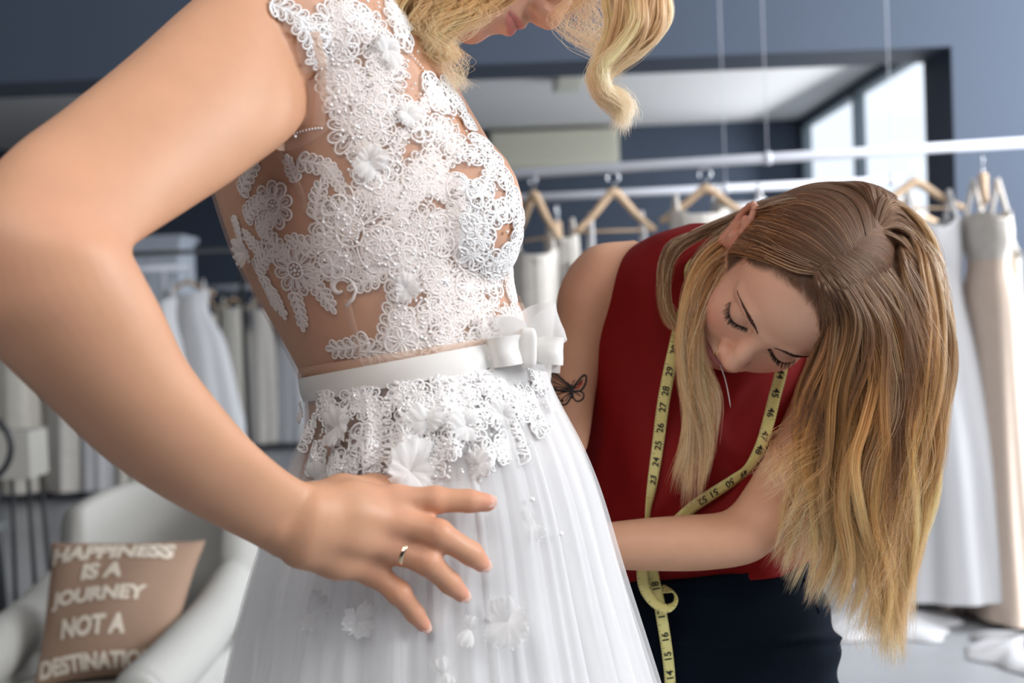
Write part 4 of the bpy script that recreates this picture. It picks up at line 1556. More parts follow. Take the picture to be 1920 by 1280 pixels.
DENSE = [(598, -5), (690, -10), (738, -5), (758, 60), (812, 155), (880, 250), (930, 330), (958, 400), (964, 480), (970, 570), (985, 630), (900, 655), (735, 690), (735, 600), (745, 560), (700, 505), (655, 510), (600, 500),
         (590, 420), (665, 370), (650, 300), (625, 260), (612, 180), (590, 100)]
BELOW = [(592, 770), (650, 745), (850, 712), (1012, 690), (1030, 740), (1028, 800), (985, 850), (915, 880), (800, 905), (700, 915), (600, 905), (575, 840)]


def fill(poly, step, fn, seed, jitter=.35):
    rs = np.random.default_rng(seed)
    xs = [p[0] for p in poly]; ys_ = [p[1] for p in poly]
    pts = []
    for y in np.arange(min(ys_), max(ys_), step * .87):
        off = step / 2 if int(y / step) % 2 else 0
        for x in np.arange(min(xs) + off, max(xs), step):
            q = (x + rs.normal() * step * jitter, y + rs.normal() * step * jitter)
            if inpoly(np.array([q[0]]), np.array([q[1]]), poly)[0]: pts.append(q)
    for q in pts: fn(q, rs)


def filler(q, rs):
    k_ = rs.uniform()
    if k_ < .42: bloom(q[0], q[1], rs.uniform(22, 31), rs.uniform(0, 6), int(rs.integers(5, 7)))
    elif k_ < .8: spray(q[0], q[1], rs.uniform(26, 36), rs.uniform(0, 6), 4)
    else: flower(q[0], q[1], rs.uniform(28, 36), 9)


fill(DENSE, 41, filler, 3)
fill(BELOW, 42, filler, 4)
# the far side and the back of the bodice, laid on the surface itself
rs_ = np.random.default_rng(31)
n_obj = len(bpy.data.objects)
far = []
for r_ in range(6, 46, 5):
    for a_ in np.arange(8, 42, 2.6):
        k_ = int((a_ + rs_.uniform(0, 2)) % 48)
        p_ = Vb[r_, k_]
        pp_ = to_px(p_[None])[0]
        if inpoly(pp_[:1], pp_[1:2], NECK)[0] or rs_.uniform() < .12: continue
        q_, nn_, _, _ = BODY_BVH.find_nearest(Vector(p_))
        if nn_.dot(Vector(FWD)) < .25: continue
        FIX['h'] = (np.array(q_), np.array(nn_), 1.0, BODY_BVH)
        fn_ = (bloom, spray, flower)[int(rs_.integers(0, 3))]
        o_ = fn_(0, 0, rs_.uniform(30, 40), rot=rs_.uniform(0, 6)) if fn_ is not flower else flower(0, 0, rs_.uniform(30, 40), 9)
        if o_: far.append(o_)
FIX.clear()
# joined: one part for the lace no picture from this side tells apart
bm = bmesh.new()
for o_ in far:
    bm.from_mesh(o_.data)
    me_ = o_.data; bpy.data.objects.remove(o_); bpy.data.meshes.remove(me_)
me_ = bpy.data.meshes.new('lace_back'); bm.to_mesh(me_); bm.free()
for m_ in ('lace', 'lace_fill', 'pearl', 'crystal'): me_.materials.append(M[m_])
o_ = bpy.data.objects.new('lace_back', me_); COL.objects.link(o_); o_.parent = dress; o_['kind'] = 'stuff'
# scattered beads: stuff
bb = MB(); bc = MB()
def beads(q, rs):
    h = arm_free(*q)
    if h is None: return
    p = h[0] + h[1] * .0032
    (bc if rs.uniform() < .35 else bb).ball(p, rs.uniform(.0009, .0017), 6)
fill(DENSE, 21, beads, 8, .5); fill(BELOW, 15, beads, 9, .5)
o_ = bb.build('pearl_beads', M['pearl'], dress); o_['kind'] = 'stuff'
o_ = bc.build('crystal_beads', M['crystal'], dress); o_['kind'] = 'stuff'
# lace edge on the far side of the neckline, standing out against the room
for i, (u, v) in enumerate(((842, 165), (862, 195), (882, 232), (905, 268), (928, 300), (948, 335), (966, 372), (975, 410), (972, 445), (962, 480), (958, 515), (960, 550), (972, 590))):
    bloom(u - 6, v, 24, i * .7, 6)
# organza petals
for a_ in ((692, 302, 34, .5, 4), (467, 470, 34, 2.2, 3), (760, 540, 28, 1.2, 4), (722, 95, 32, .3, 4), (760, 215, 28, 1.0, 4), (640, 800, 46, 1.3, 4), (765, 885, 62, .3, 6), (800, 790, 36, .8, 4), (870, 800, 34, .2, 4), (600, 900, 34, 1, 3), (575, 770, 24, 2.6, 3),
           (930, 610, 24, .2, 3), (900, 870, 30, .4, 3), (1025, 760, 18, -.3, 3), (940, 780, 30, 1.9, 4)):
    organza(a_[0], a_[1], a_[2] * .76, *a_[3:])
# petals sewn on the skirt
for a_ in ((1000, 985, 34, -1.2, 2), (585, 1150, 34, -2.0, 2), (665, 1165, 30, -1.4, 3), (955, 1165, 36, -1.0, 3), (880, 1180, 26, 1.0, 2), (835, 1262, 26, -1.3, 2)):
    organza(*a_)
for u, v in ((1000, 935), (830, 1253), (917, 1160), (1050, 1000)):
    h = arm_free(u, v)
    mb = MB(); mb.ball(h[0] + h[1] * .004, .0022, 10); mb.build('pearl', M['pearl'], dress)

# seams and bindings of the nude mesh
def ribbon(pts_px, w_, m, name, lift=.0022, parent=None):
    pts = spline(np.array(pts_px, float), 30)
    P_, N_ = [], []
    for u, v in pts:
        h = arm_free(u, v)
        if h is None: continue
        P_.append(h[0] + h[1] * lift); N_.append(h[1])
    P_ = np.array(P_); N_ = np.array(N_)
    for _ in range(3):
        P_[1:-1] = (P_[:-2] + P_[1:-1] * 2 + P_[2:]) / 4; N_[1:-1] = (N_[:-2] + N_[1:-1] * 2 + N_[2:]) / 4
    t = np.gradient(P_, axis=0); t /= np.linalg.norm(t, axis=1)[:, None]
    sd = np.cross(t, N_); sd /= np.linalg.norm(sd, axis=1)[:, None]
    rows = np.stack([P_ - sd * w_ / 2 - N_ * .0006, P_ - sd * w_ * .25 + N_ * .0004, P_ + sd * w_ * .25 + N_ * .0004, P_ + sd * w_ / 2 - N_ * .0006], 1)
    return mesh_obj(name, rows.reshape(-1, 3), grid_faces(len(P_), 4, False), m, parent or dress)


ribbon([(524, 285), (545, 320), (568, 365), (575, 400)], .006, M['nude_edge'], 'seam')
ribbon([(650, 560), (660, 600), (672, 640), (680, 680)], .007, M['nude_edge'], 'seam')
ribbon([(500, 272), (540, 272), (580, 255), (615, 232)], .009, M['nude_edge'], 'armhole_binding')
ribbon([(588, 60), (600, 120), (604, 180), (598, 235)], .010, M['nude_edge'], 'armhole_binding', .003)
mb = MB()
for u, v in zip(np.linspace(520, 604, 16), 262 - 22 * np.sin(np.linspace(0, 1.5, 16))):
    h = arm_free(u, v)
    if h: mb.ball(h[0] + h[1] * .003, .0012, 6)
for t_ in np.linspace(0, 1, 26):
    u, v = spline(np.array([(752, 85), (790, 130), (830, 185), (870, 232)], float), 26)[int(t_ * 25)]
    h = arm_free(u, v)
    if h: mb.ball(h[0] + h[1] * .002, .0011, 6)
o_ = mb.build('bead_trim', M['crystal'], dress); o_['kind'] = 'stuff'

# ---- sash: a band round the waist following the slope of the belt
def band(sl_top, sl_bot, m, name, off, rows=6, k=160):
    vs = []
    for i in range(rows):
        t = i / (rows - 1)
        sl = np.array(sl_top) * (1 - t) + np.array(sl_bot) * t
        V = loft([tuple(sl), tuple(sl + np.array([0, 1, 0, 1, 0, 0]))], 2, k)[0]
        c_ = V.mean(0); d_ = V - c_; L_ = np.linalg.norm(d_, axis=1)[:, None]
        a_ = np.arange(k) * 2 * PI / k
        vs.append(V + d_ / L_ * (off + .0009 * np.sin(t * PI) + .0006 * np.sin(a_ * 7 + t * 4)[:, None]))
    vs = np.array(vs)
    return mesh_obj(name, vs.reshape(-1, 3), grid_faces(rows, k), m, dress)


band((566, 690, 997, 622, 1.18, .1215), (570, 716, 1004, 645, 1.18, .1235), M['nude_edge'], 'waist_stay', .002)
sash = band((568, 708, 1001, 629, 1.18, .125), (581, 750, 1012, 668, 1.18, .1275), M['sash'], 'sash', .0035)


# ---- bow on the front of the waist
def loop(u0, v0, d0, du, dv, dd, w_, m, name, seed=0, fat=.016):
    """a ribbon loop from the knot out and back"""
    A = P(u0, v0, d0); B = P(u0 + du, v0 + dv, d0 + dd)
    ax_ = B - A
    upd = UPV - ax_ * (UPV @ ax_) / (ax_ @ ax_); upd /= np.linalg.norm(upd)
    nn = np.cross(ax_ / np.linalg.norm(ax_), upd)
    vs = []
    for s_ in np.linspace(0, 1, 26):
        t = s_ * 2 * PI
        x = .5 - .5 * math.cos(t); y = math.sin(t) * fat * (0.45 + .55 * x)
        ww = w_ * (.62 + .38 * sm(x, 0, .35))
        for q in np.linspace(-.5, .5, 5):
            vs.append(A + ax_ * x + nn * y + upd * ww * q + nn * .0012 * math.sin(q * 6 + s_ * 9))
    return mesh_obj(name, vs, grid_faces(26, 5, False), m, dress)


def tail(u0, v0, d0, pts, w_, m, name):
    pp = spline(PP([(u0, v0, d0)] + pts), 14)
    t = np.gradient(pp, axis=0); t /= np.linalg.norm(t, axis=1)[:, None]
    upd = UPV[None] - t * (t @ UPV)[:, None]; upd /= np.linalg.norm(upd, axis=1)[:, None]
    rows = np.stack([pp + upd * w_ * q for q in np.linspace(-.5, .5, 5)], 1)
    return mesh_obj(name, rows.reshape(-1, 3), grid_faces(14, 5, False), m, dress)


loop(990, 650, 1.085, -72, 12, -.012, .0250, M['sash'], 'bow_loop')
loop(992, 655, 1.085, 62, 4, .010, .0235, M['sash'], 'bow_loop')
loop(990, 625, 1.088, -85, 2, .0, .030, M['bowsheer'], 'sheer_bow_loop', fat=.02)
loop(990, 628, 1.088, 50, -28, .02, .034, M['bowsheer'], 'sheer_bow_loop', fat=.02)
tail(995, 668, 1.083, [(1020, 672, 1.09), (1052, 676, 1.10)], .022, M['bowsheer'], 'mesh_ribbon_end')
tail(985, 680, 1.080, [(950, 690, 1.075), (925, 700, 1.07)], .030, M['bowsheer'], 'mesh_ribbon_end')
v_, f_ = superbox(P(990, 652, 1.078), (.015, .034, .012), 4, CAMROT)
mesh_obj('bow_knot', v_, f_, M['sash'], dress)
# ================================================================== the seamstress
seam = empty('person', (P(1340, 1100, 1.52)[0], P(1340, 1100, 1.52)[1], 0), 'woman in a sleeveless red blouse bending forward, long brown-to-blonde hair hanging down', 'person')
ST = [(1138, 1180, 1548, 1160, 1.53, .120), (1130, 1075, 1520, 1040, 1.53, .108), (1108, 985, 1512, 960, 1.53, .100), (1096, 890, 1520, 880, 1.545, .102),
      (1094, 790, 1535, 790, 1.56, .106), (1098, 690, 1550, 700, 1.575, .108), (1112, 600, 1560, 610, 1.585, .105), (1150, 520, 1565, 540, 1.58, .095),
      (1215, 455, 1545, 480, 1.57, .07), (1300, 425, 1480, 440, 1.56, .045)]
STV = loft(ST, 60, 60, power=2.3)
sp_ = [loft_mesh(STV)]
sp_.append(tube_mesh(spline([P(1380, 560, 1.56), P(1400, 520, 1.50), SP.w((0, -.075, -.088)), SP.w((0, -.04, -.085))], 14), np.linspace(.062, .048, 14), 24))
SA1 = [(1190, 450, 1290, 560, 1.60, .048), (1105, 464, 1215, 590, 1.59, .055), (1052, 530, 1172, 612, 1.575, .053), (1039, 610, 1142, 655, 1.555, .048), (1034, 690, 1122, 712, 1.52, .042),
       (1033, 760, 1112, 772, 1.485, .038), (1046, 825, 1106, 815, 1.44, .034), (1040, 880, 1095, 850, 1.40, .030), (1000, 930, 1050, 890, 1.36, .026), (960, 960, 1005, 915, 1.345, .022)]
sp_.append(loft_mesh(loft(SA1, 60, 32)))
SA2 = [(1440, 520, 1590, 560, 1.56, .05), (1492, 600, 1640, 640, 1.53, .052), (1490, 690, 1632, 730, 1.50, .050), (1470, 780, 1605, 820, 1.46, .046), (1432, 860, 1565, 900, 1.425, .044),
       (1395, 920, 1512, 962, 1.395, .042), (1372, 950, 1468, 1008, 1.385, .041), (1345, 962, 1412, 1052, 1.375, .040), (1285, 966, 1318, 1068, 1.37, .037), (1205, 972, 1215, 1069, 1.37, .033),
       (1120, 982, 1122, 1064, 1.37, .027), (1060, 990, 1060, 1052, 1.372, .022), (1030, 995, 1028, 1048, 1.375, .020)]
sp_.append(loft_mesh(loft(SA2, 80, 32)))
# hands reaching behind the skirt
Hs = Field(P(1130, 900, 1.30) - .06, P(900, 1090, 1.42) + .09, .0026)
lo_, hi_ = np.minimum(P(1150, 860, 1.28), P(880, 1110, 1.44)) - .03, np.maximum(P(1150, 860, 1.28), P(880, 1110, 1.44)) + .03
Hs = Field(lo_, hi_, .0026)
Hs.chain(PP([(1045, 1020, 1.373), (990, 1010, 1.372), (955, 1000, 1.372)]), [.021, .024, .022], .004)
for i in range(4):
    Hs.chain(PP([(962, 984 + i * 13, 1.365 + i * .003), (920, 972 + i * 15, 1.362), (893, 975 + i * 15, 1.36), (880, 985 + i * 13, 1.36)]), [.0095, .0085, .0075, .0062], .003)
Hs.chain(PP([(1010, 985, 1.365), (975, 955, 1.355), (945, 945, 1.35)]), [.012, .0095, .0075], .006)
Hs.chain(PP([(985, 935, 1.35), (955, 950, 1.345), (930, 960, 1.34)]), [.020, .022, .020], .004)
v_, f_ = Hs.mesh()
sp_.append((v_, [tuple(int(i) for i in q) for q in f_]))
sv, sf = remesh(sp_, .003, 4)
# one object: head at finer resolution joined to the body
hvw = SP.w(HV)
allv = np.vstack([hvw, sv]); allf = np.vstack([HF, sf + len(hvw)])
so = mesh_obj('body', allv, allf, M['skin_seam'], seam)
hc = head_colors(HV, (.66, .385, .27), (.50, .17, .17), (.36, .18, .13), (.66, .27, .19), (.085, .048, .030))
bc_ = np.tile(np.array([.63, .345, .215]), (len(sv), 1))
pxs = to_px(sv)
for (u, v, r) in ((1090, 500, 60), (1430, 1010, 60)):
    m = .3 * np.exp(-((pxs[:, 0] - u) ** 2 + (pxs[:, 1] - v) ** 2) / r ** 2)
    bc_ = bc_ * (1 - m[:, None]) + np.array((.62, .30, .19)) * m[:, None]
set_col(so, np.vstack([hc, bc_]))
face_hairs(SP, seam, M['brow'], M['lash'])
S_BVH = BVHTree.FromPolygons([tuple(p) for p in allv], [tuple(int(i) for i in q) for q in allf])
# nose ring
nc = surf_pt((-.0165, -.047, .05))
mb = MB(); mb.tube(SP.w([nc + np.array([-.0012 + .0028 * math.sin(a) * .35, .0044 * math.cos(a) - .0020, .0030 * math.sin(a)]) for a in np.linspace(-.4, PI + .7, 16)]), .00055, 8)
nr_ = mb.build('nose_ring', M['gold'], seam)

# ---- blouse
def red_mat():
    m, nt, b = nmat('deep_red_crepe')
    b.inputs['Base Color'].default_value = (.20, .006, .006, 1)
    b.inputs['Roughness'].default_value = .62
    b.inputs['Specular IOR Level'].default_value = .12
    tc = nt.nodes.new('ShaderNodeTexCoord'); n = nt.nodes.new('ShaderNodeTexNoise'); n.inputs['Scale'].default_value = 900
    bp = nt.nodes.new('ShaderNodeBump'); bp.inputs['Strength'].default_value = .25; bp.inputs['Distance'].default_value = .0006
    nt.links.new(tc.outputs['Object'], n.inputs['Vector']); nt.links.new(n.outputs['Fac'], bp.inputs['Height']); nt.links.new(bp.outputs[0], b.inputs['Normal'])
    return m


M['red'] = red_mat()
n_, k_ = 150, 220
BL = loft(ST[1:], n_, k_, power=2.3)
c_ = BL.mean(1, keepdims=True); dv = BL - c_; dv /= np.linalg.norm(dv, axis=2, keepdims=True)
px = to_px(BL.reshape(-1, 3)); U = px[:, 0].reshape(n_, k_); Vv = px[:, 1].reshape(n_, k_)
fold = .0035 * np.sin((U - 1200) / 42 + (Vv - 800) / 90) * sm(Vv, 650, 850) + .0045 * np.exp(-((U - 1130 - (900 - Vv) * .12) / 14) ** 2) * sm(Vv, 760, 850) \
    + .0035 * np.exp(-((U - 1400 + (Vv - 700) * .62) / 16) ** 2) * sm(Vv, 690, 760) + .003 * np.sin((U + Vv * .8) / 30) * sm(Vv, 930, 990) \
    + .0025 * np.sin((U - Vv * .5) / 24) * (1 - sm(U, 1180, 1260)) + .003 * np.exp(-((U - 1330 - (Vv - 800) * .35) / 20) ** 2) * sm(Vv, 720, 800)
off = .007 + fold + .010 * sm(Vv, 780, 900) * (1 - sm(Vv, 960, 1040)) * sm(U, 1150, 1250) * (1 - sm(U, 1380, 1500)) * 1.2
BL = BL + dv * off[:, :, None]
ARM1 = [(900, 380), (1192, 380), (1192, 436), (1168, 485), (1138, 548), (1112, 610), (1099, 665), (1095, 740), (1094, 800), (1000, 860), (900, 860)]
fb = grid_faces(n_, k_)
fc = to_px(BL.reshape(-1, 3)[fb].mean(1))
keep = ~inpoly(fc[:, 0], fc[:, 1], ARM1)
blouse = mesh_obj('blouse', BL.reshape(-1, 3), fb[keep], M['red'], seam)
blouse['label'] = 'sleeveless deep red blouse with high collar'
m_ = blouse.modifiers.new('s', 'SOLIDIFY'); m_.thickness = .0022; m_.offset = 1
# standing collar
cc = [P(1275, 500, 1.49), P(1255, 470, 1.52), P(1275, 452, 1.57), P(1400, 440, 1.60), P(1510, 470, 1.58), P(1530, 520, 1.53), P(1470, 580, 1.48), P(1340, 565, 1.47)]
cl_ = np.array(cc + cc[:1]); cp = spline(cl_, 60)
rows = np.stack([cp + UPV * (q * .026 - .008) + (cp - cp.mean(0)) * (-.10 * q) for q in np.linspace(0, 1, 5)], 1)
col_ = mesh_obj('collar', rows.reshape(-1, 3), grid_faces(60, 5, False), M['red'], blouse)
m_ = col_.modifiers.new('s', 'SOLIDIFY'); m_.thickness = .002
# yoke seam and armhole piping
def on_blouse(u, v, lift=.0012):
    o_ = Vector(CAMP); d_ = Vector(P(u, v, 1.0) - CAMP).normalized()
    h = BLB.ray_cast(o_, d_)
    return None if h[0] is None else np.array(h[0]) - np.array(d_) * lift
BLB = BVHTree.FromPolygons([tuple(p) for p in BL.reshape(-1, 3)], [tuple(int(i) for i in q) for q in fb])
for nm, pts, r in (('yoke_seam', [(1172, 462), (1205, 468), (1240, 470), (1270, 474)], .0011), ('armhole_piping', [(1192, 437), (1168, 486), (1138, 549), (1112, 611), (1099, 666), (1095, 740), (1094, 800)], .0018), ('chest_seam', [(1104, 590), (1140, 588), (1200, 580), (1260, 578)], .0009)):
    q = [on_blouse(u, v) for u, v in spline(np.array(pts, float), 24)]
    q = [x for x in q if x is not None]
    mb = MB(); mb.tube(q, r, 6); mb.build(nm, M['red'], blouse)

# ---- trousers
def denim():
    m, nt, b = nmat('dark_navy_denim')
    tc = nt.nodes.new('ShaderNodeTexCoord'); n = nt.nodes.new('ShaderNodeTexNoise'); n.inputs['Scale'].default_value = 18; n.inputs['Detail'].default_value = 8
    cr = nt.nodes.new('ShaderNodeValToRGB'); cr.color_ramp.elements[0].color = (.002, .0035, .0065, 1); cr.color_ramp.elements[1].color = (.004, .009, .018, 1)
    nt.links.new(tc.outputs['Object'], n.inputs['Vector']); nt.links.new(n.outputs['Fac'], cr.inputs[0]); nt.links.new(cr.outputs[0], b.inputs['Base Color'])
    b.inputs["Roughness"].default_value = .9; b.inputs["Specular IOR Level"].default_value = .08
    n2 = nt.nodes.new('ShaderNodeTexWave'); n2.inputs['Scale'].default_value = 400
    bp = nt.nodes.new('ShaderNodeBump'); bp.inputs['Strength'].default_value = .2; bp.inputs['Distance'].default_value = .0006
    nt.links.new(tc.outputs['Object'], n2.inputs['Vector']); nt.links.new(n2.outputs['Fac'], bp.inputs['Height']); nt.links.new(bp.outputs[0], b.inputs['Normal'])
    return m


M['denim'] = denim()
TRS = [(1120, 1068, 1512, 1020, 1.53, .116), (1126, 1120, 1535, 1080, 1.53, .126), (1136, 1200, 1555, 1170, 1.53, .132), (1146, 1290, 1572, 1285, 1.53, .130), (1150, 1360, 1582, 1360, 1.53, .122), (1160, 1420, 1580, 1420, 1.53, .105)]
tr_parts = [loft_mesh(loft(TRS, 40, 48, power=2.4))]
for sx, (u0, uk, uf) in ((-1, (1255, 1262, 1275)), (1, (1475, 1480, 1475))):
    hip = P(u0, 1330, 1.53); kn = P(uk, 1870, 1.50); ft = P(uf, 2350, 1.60); ft[2] = .07; kn[2] = .50
    tr_parts.append(tube_mesh(spline([hip, (hip + kn) / 2 + FWD * -.015, kn, (kn + ft) / 2 + FWD * .01, ft], 30), np.interp(np.linspace(0, 1, 30), [0, .25, .55, .8, 1], [.075, .078, .056, .052, .045]), 28))
tv, tf = remesh(tr_parts, .004, 6)
pxt = to_px(tv)
tn = tv - np.array([P(1340, 1100, 1.53)[0], P(1340, 1100, 1.53)[1], 0]); tn[:, 2] = 0; tn /= np.linalg.norm(tn, axis=1)[:, None] + 1e-9
wr = .0028 * np.sin(pxt[:, 1] / 15 + np.sin(pxt[:, 0] / 60) * 2.2) * sm(pxt[:, 0], 1300, 1500) * (pxt[:, 1] < 1500) + .0022 * np.sin(pxt[:, 1] / 26 + pxt[:, 0] / 130)
wr += .006 * np.exp(-((pxt[:, 1] - (1215 - (pxt[:, 0] - 1150) * .05)) / 7) ** 2) * (pxt[:, 1] < 1300)
tv = tv + tn * wr[:, None]
trs = mesh_obj('trousers', tv, tf, M['denim'], seam)
trs['label'] = 'dark navy trousers'
wbv = loft([(1119, 1072, 1513, 1022, 1.53, .1195), (1121, 1098, 1522, 1050, 1.53, .1225)], 6, 120, power=2.4)
wb = mesh_obj('waistband', wbv.reshape(-1, 3), grid_faces(6, 120), M['denim'], trs)
m_ = wb.modifiers.new('s', 'SOLIDIFY'); m_.thickness = .003; m_.offset = 1
T_BVH = BVHTree.FromPolygons([tuple(p) for p in tv], [tuple(int(i) for i in q) for q in tf])
def on_tr(u, v, lift=.001):
    o_ = Vector(CAMP); d_ = Vector(P(u, v, 1.0) - CAMP).normalized()
    h = T_BVH.ray_cast(o_, d_)
    return None if h[0] is None else np.array(h[0]) - np.array(d_) * lift
for pts in ([(1482, 1050), (1500, 1075), (1522, 1105), (1536, 1150)],):
    q = [on_tr(u, v) for u, v in spline(np.array(pts, float), 14)]; q = [x for x in q if x is not None]
    mb = MB(); mb.tube(q, .0014, 6); mb.build('pocket_edge', M['denim'], trs)
M['shoe'] = mat('black_shoe', (.02, .02, .022), .4)
for u in (1275, 1475):
    ft = P(u, 2350, 1.58); v_, f_ = superbox((ft[0], ft[1] - .06, .045), (.09, .25, .088), 3)
    mesh_obj('shoe', v_, f_, M['shoe'], seam)

# ---- tattoo on the far upper arm: a butterfly drawn on the skin
M['ink'] = mat('black_ink', (.018, .015, .015), .6); M['ink_red'] = mat('red_ink', (.36, .035, .02), .6)
def on_skin(u, v, lift=.0007):
    o_ = Vector(CAMP); d_ = Vector(P(u, v, 1.0) - CAMP).normalized()
    h = S_BVH.ray_cast(o_ + d_ * 1.30, d_)
    return None if h[0] is None else np.array(h[0]) - np.array(d_) * lift
ink = MB(); inkr = MB()
def stroke(pts, r, n=14):
    q = [on_skin(u, v) for u, v in spline(np.array(pts, float), n)]; q = [x for x in q if x is not None]
    if len(q) > 2: ink.tube(q, r, 5)
def patch(pts):
    q = [on_skin(u, v, .0004) for u, v in pts]
    if any(x is None for x in q): return
    c = np.mean(q, 0); inkr.add(np.vstack([q, c[None]]), [(i, (i + 1) % len(q), len(q)) for i in range(len(q))])
bx, by = 1072, 733
stroke([(1070, 722), (bx, by), (1073, 746)], .0020)
stroke([(bx - 2, 724), (1066, 718), (1063, 716)], .0005); stroke([(bx + 1, 724), (1074, 716), (1078, 713)], .0005)
UW = [(bx, by - 4), (1055, 712), (1036, 697), (1024, 694), (1023, 706), (1032, 722), (1048, 732), (bx, by)]
LW = [(bx, by), (1050, 731), (1037, 734), (1036, 745), (1046, 756), (1060, 758), (1068, 748), (bx, by + 4)]
RW = [(bx, by - 4), (1082, 716), (1093, 704), (1099, 706), (1097, 720), (1088, 732), (bx, by)]
RL = [(bx, by), (1086, 733), (1094, 738), (1092, 748), (1082, 752), (1075, 745), (bx, by)]
for W_, r in ((UW, .0013), (LW, .0012), (RW, .0012), (RL, .0010)):
    stroke(W_, r, 30)
patch([(bx - 3, by - 4), (1056, 717), (1042, 708), (1040, 716), (1050, 727)]); patch([(bx + 3, by - 4), (1084, 718), (1093, 710), (1092, 720), (1084, 729)])
for a_, b_ in (((bx, by), (1034, 702)), ((bx, by), (1030, 712)), ((bx, by), (1040, 724)), ((bx, by), (1042, 740)), ((bx, by), (1050, 752)), ((bx, by), (1060, 752)), ((bx, by), (1092, 712)), ((bx, by), (1088, 742))):
    stroke([a_, ((a_[0] + b_[0]) / 2, (a_[1] + b_[1]) / 2 - 1), b_], .0006, 8)
for u, v in ((1028, 699), (1031, 716), (1040, 751), (1046, 746), (1054, 751), (1027, 706)): stroke([(u - 2, v - 1), (u, v), (u + 2, v + 1)], .0014, 4)
ink.build('butterfly_tattoo', M['ink'], seam)
if inkr.v: inkr.build('tattoo_color', M['ink_red'], seam)

# ================================================================== tape measure round her neck
M['tape'] = mat('yellow_tape', (.70, .64, .25), .45)
M['tape_ink'] = mat('tape_print', (.015, .015, .012), .6)
tape = empty('tape_measure', P(1240, 800, 1.39), 'yellow tape measure with black numbers draped round the neck over the red blouse', 'tape measure')


def strip(pts, w0, name, twist=None, nums=(), s_at=None, flip=False, n=90, back=False):
    """pts (u, v, depth, apparent width factor via twist angle)"""
    q = spline(np.array([np.r_[P(p[0], p[1], p[2]), p[3]] for p in pts]), n)
    c, tw = q[:, :3], q[:, 3]
    t = np.gradient(c, axis=0); t /= np.linalg.norm(t, axis=1)[:, None]
    sd = np.cross(t, FWD[None]); sd /= np.linalg.norm(sd, axis=1)[:, None]
    nn = np.cross(sd, t)
    ww = sd * np.cos(tw)[:, None] + nn * np.sin(tw)[:, None]
    nr_ = np.cross(t, ww)
    rows = np.stack([c + ww * w0 * a for a in (-.5, -.17, .17, .5)], 1)
    o = mesh_obj(name, rows.reshape(-1, 3), grid_faces(n, 4, False), M['tape'], tape)
    m_ = o.modifiers.new('s', 'SOLIDIFY'); m_.thickness = .0005; m_.offset = 0
    L = np.r_[0, np.cumsum(np.linalg.norm(np.diff(c, axis=0), axis=1))]
    def at(s_, a, lift=.0007):
        s_ = np.clip(s_, 0, L[-1])
        C = np.array([np.interp(s_, L, c[:, i]) for i in range(3)]); W_ = np.array([np.interp(s_, L, ww[:, i]) for i in range(3)]); N_ = np.array([np.interp(s_, L, nr_[:, i]) for i in range(3)])
        if N_ @ FWD > 0: N_ = -N_
        return C + W_ * w0 * a + N_ * lift
    ink_ = MB()
    for i in range(int(L[-1] / .003175)):
        s_ = i * .003175
        ln = .62 if i % 8 == 0 else (.34 if i % 4 == 0 else (.26 if i % 2 == 0 else .18))
        lw = .00022
        for sg in ((-1, 1) if i % 8 else (-1,)):
            a0 = sg * .5 * (-1 if flip else 1); a1 = a0 * (1 - ln)
            v_ = [at(s_ - lw, a0), at(s_ + lw, a0), at(s_ + lw, a1), at(s_ - lw, a1)]
            ink_.add(v_, [(0, 1, 2, 3)])
    # numbers
    du = np.array([to_px(c[i:i + 1])[0][1] for i in range(n)])
    for txt, vpx in nums:
        s_ = np.interp(vpx, du, L) if du[-1] > du[0] else np.interp(-vpx, -du, L)
        vs, fs = text_mesh(txt, .02)
        x = vs[:, 0]; y = vs[:, 1]
        sc = .0086 / max(.6, (y.max() - y.min())) * .7
        xs = (x - x.mean()) * sc * 1.35; ysn = (y - (y.min() + y.max()) / 2) * sc * 1.3
        sg = 1 if not flip else -1
        pts_ = [at(s_ - sg * xx, sg * -yy / w0, .0009) for xx, yy in zip(xs, ysn)]
        ink_.add(pts_, fs)
    ink_.build('printed_scale', M['tape_ink'], o, smooth=False)
    return o


TW_ = .0135
strip([(1290, 560, 1.427, .3), (1276, 600, 1.427, .2), (1266, 645, 1.427, .1), (1254, 700, 1.427, 0), (1243, 760, 1.427, 0), (1234, 830, 1.427, .2), (1224, 900, 1.412, .5), (1216, 950, 1.404, .95), (1213, 985, 1.404, 1.1), (1210, 1030, 1.42, .8)],
      TW_, 'left_strand', nums=[('31', 617), ('30', 656), ('29', 695), ('28', 731), ('27', 767), ('26', 801), ('25', 835), ('24', 868), ('23', 898)])
strip([(1470, 660, 1.417, 0), (1464, 700, 1.417, 0), (1452, 745, 1.422, 0), (1441, 790, 1.427, 0), (1427, 835, 1.427, .2), (1403, 878, 1.427, .5), (1372, 902, 1.415, .35), (1335, 926, 1.410, .2), (1300, 950, 1.408, .2), (1262, 985, 1.412, .2), (1235, 1020, 1.43, .2)],
      TW_, 'right_strand', nums=[('44', 702), ('45', 739), ('46', 776), ('47', 815), ('48', 846), ('49', 889), ('50', 905), ('51', 922), ('52', 938)], flip=True)
strip([(1207, 1040, 1.40, .2), (1204, 1075, 1.395, .2), (1210, 1105, 1.39, .3), (1228, 1130, 1.385, .6), (1250, 1140, 1.38, .9), (1264, 1128, 1.385, 1.3), (1262, 1112, 1.395, 1.7), (1246, 1105, 1.40, 2.1), (1236, 1110, 1.405, 2.4)],
      .0125, 'looped_end', nums=[])
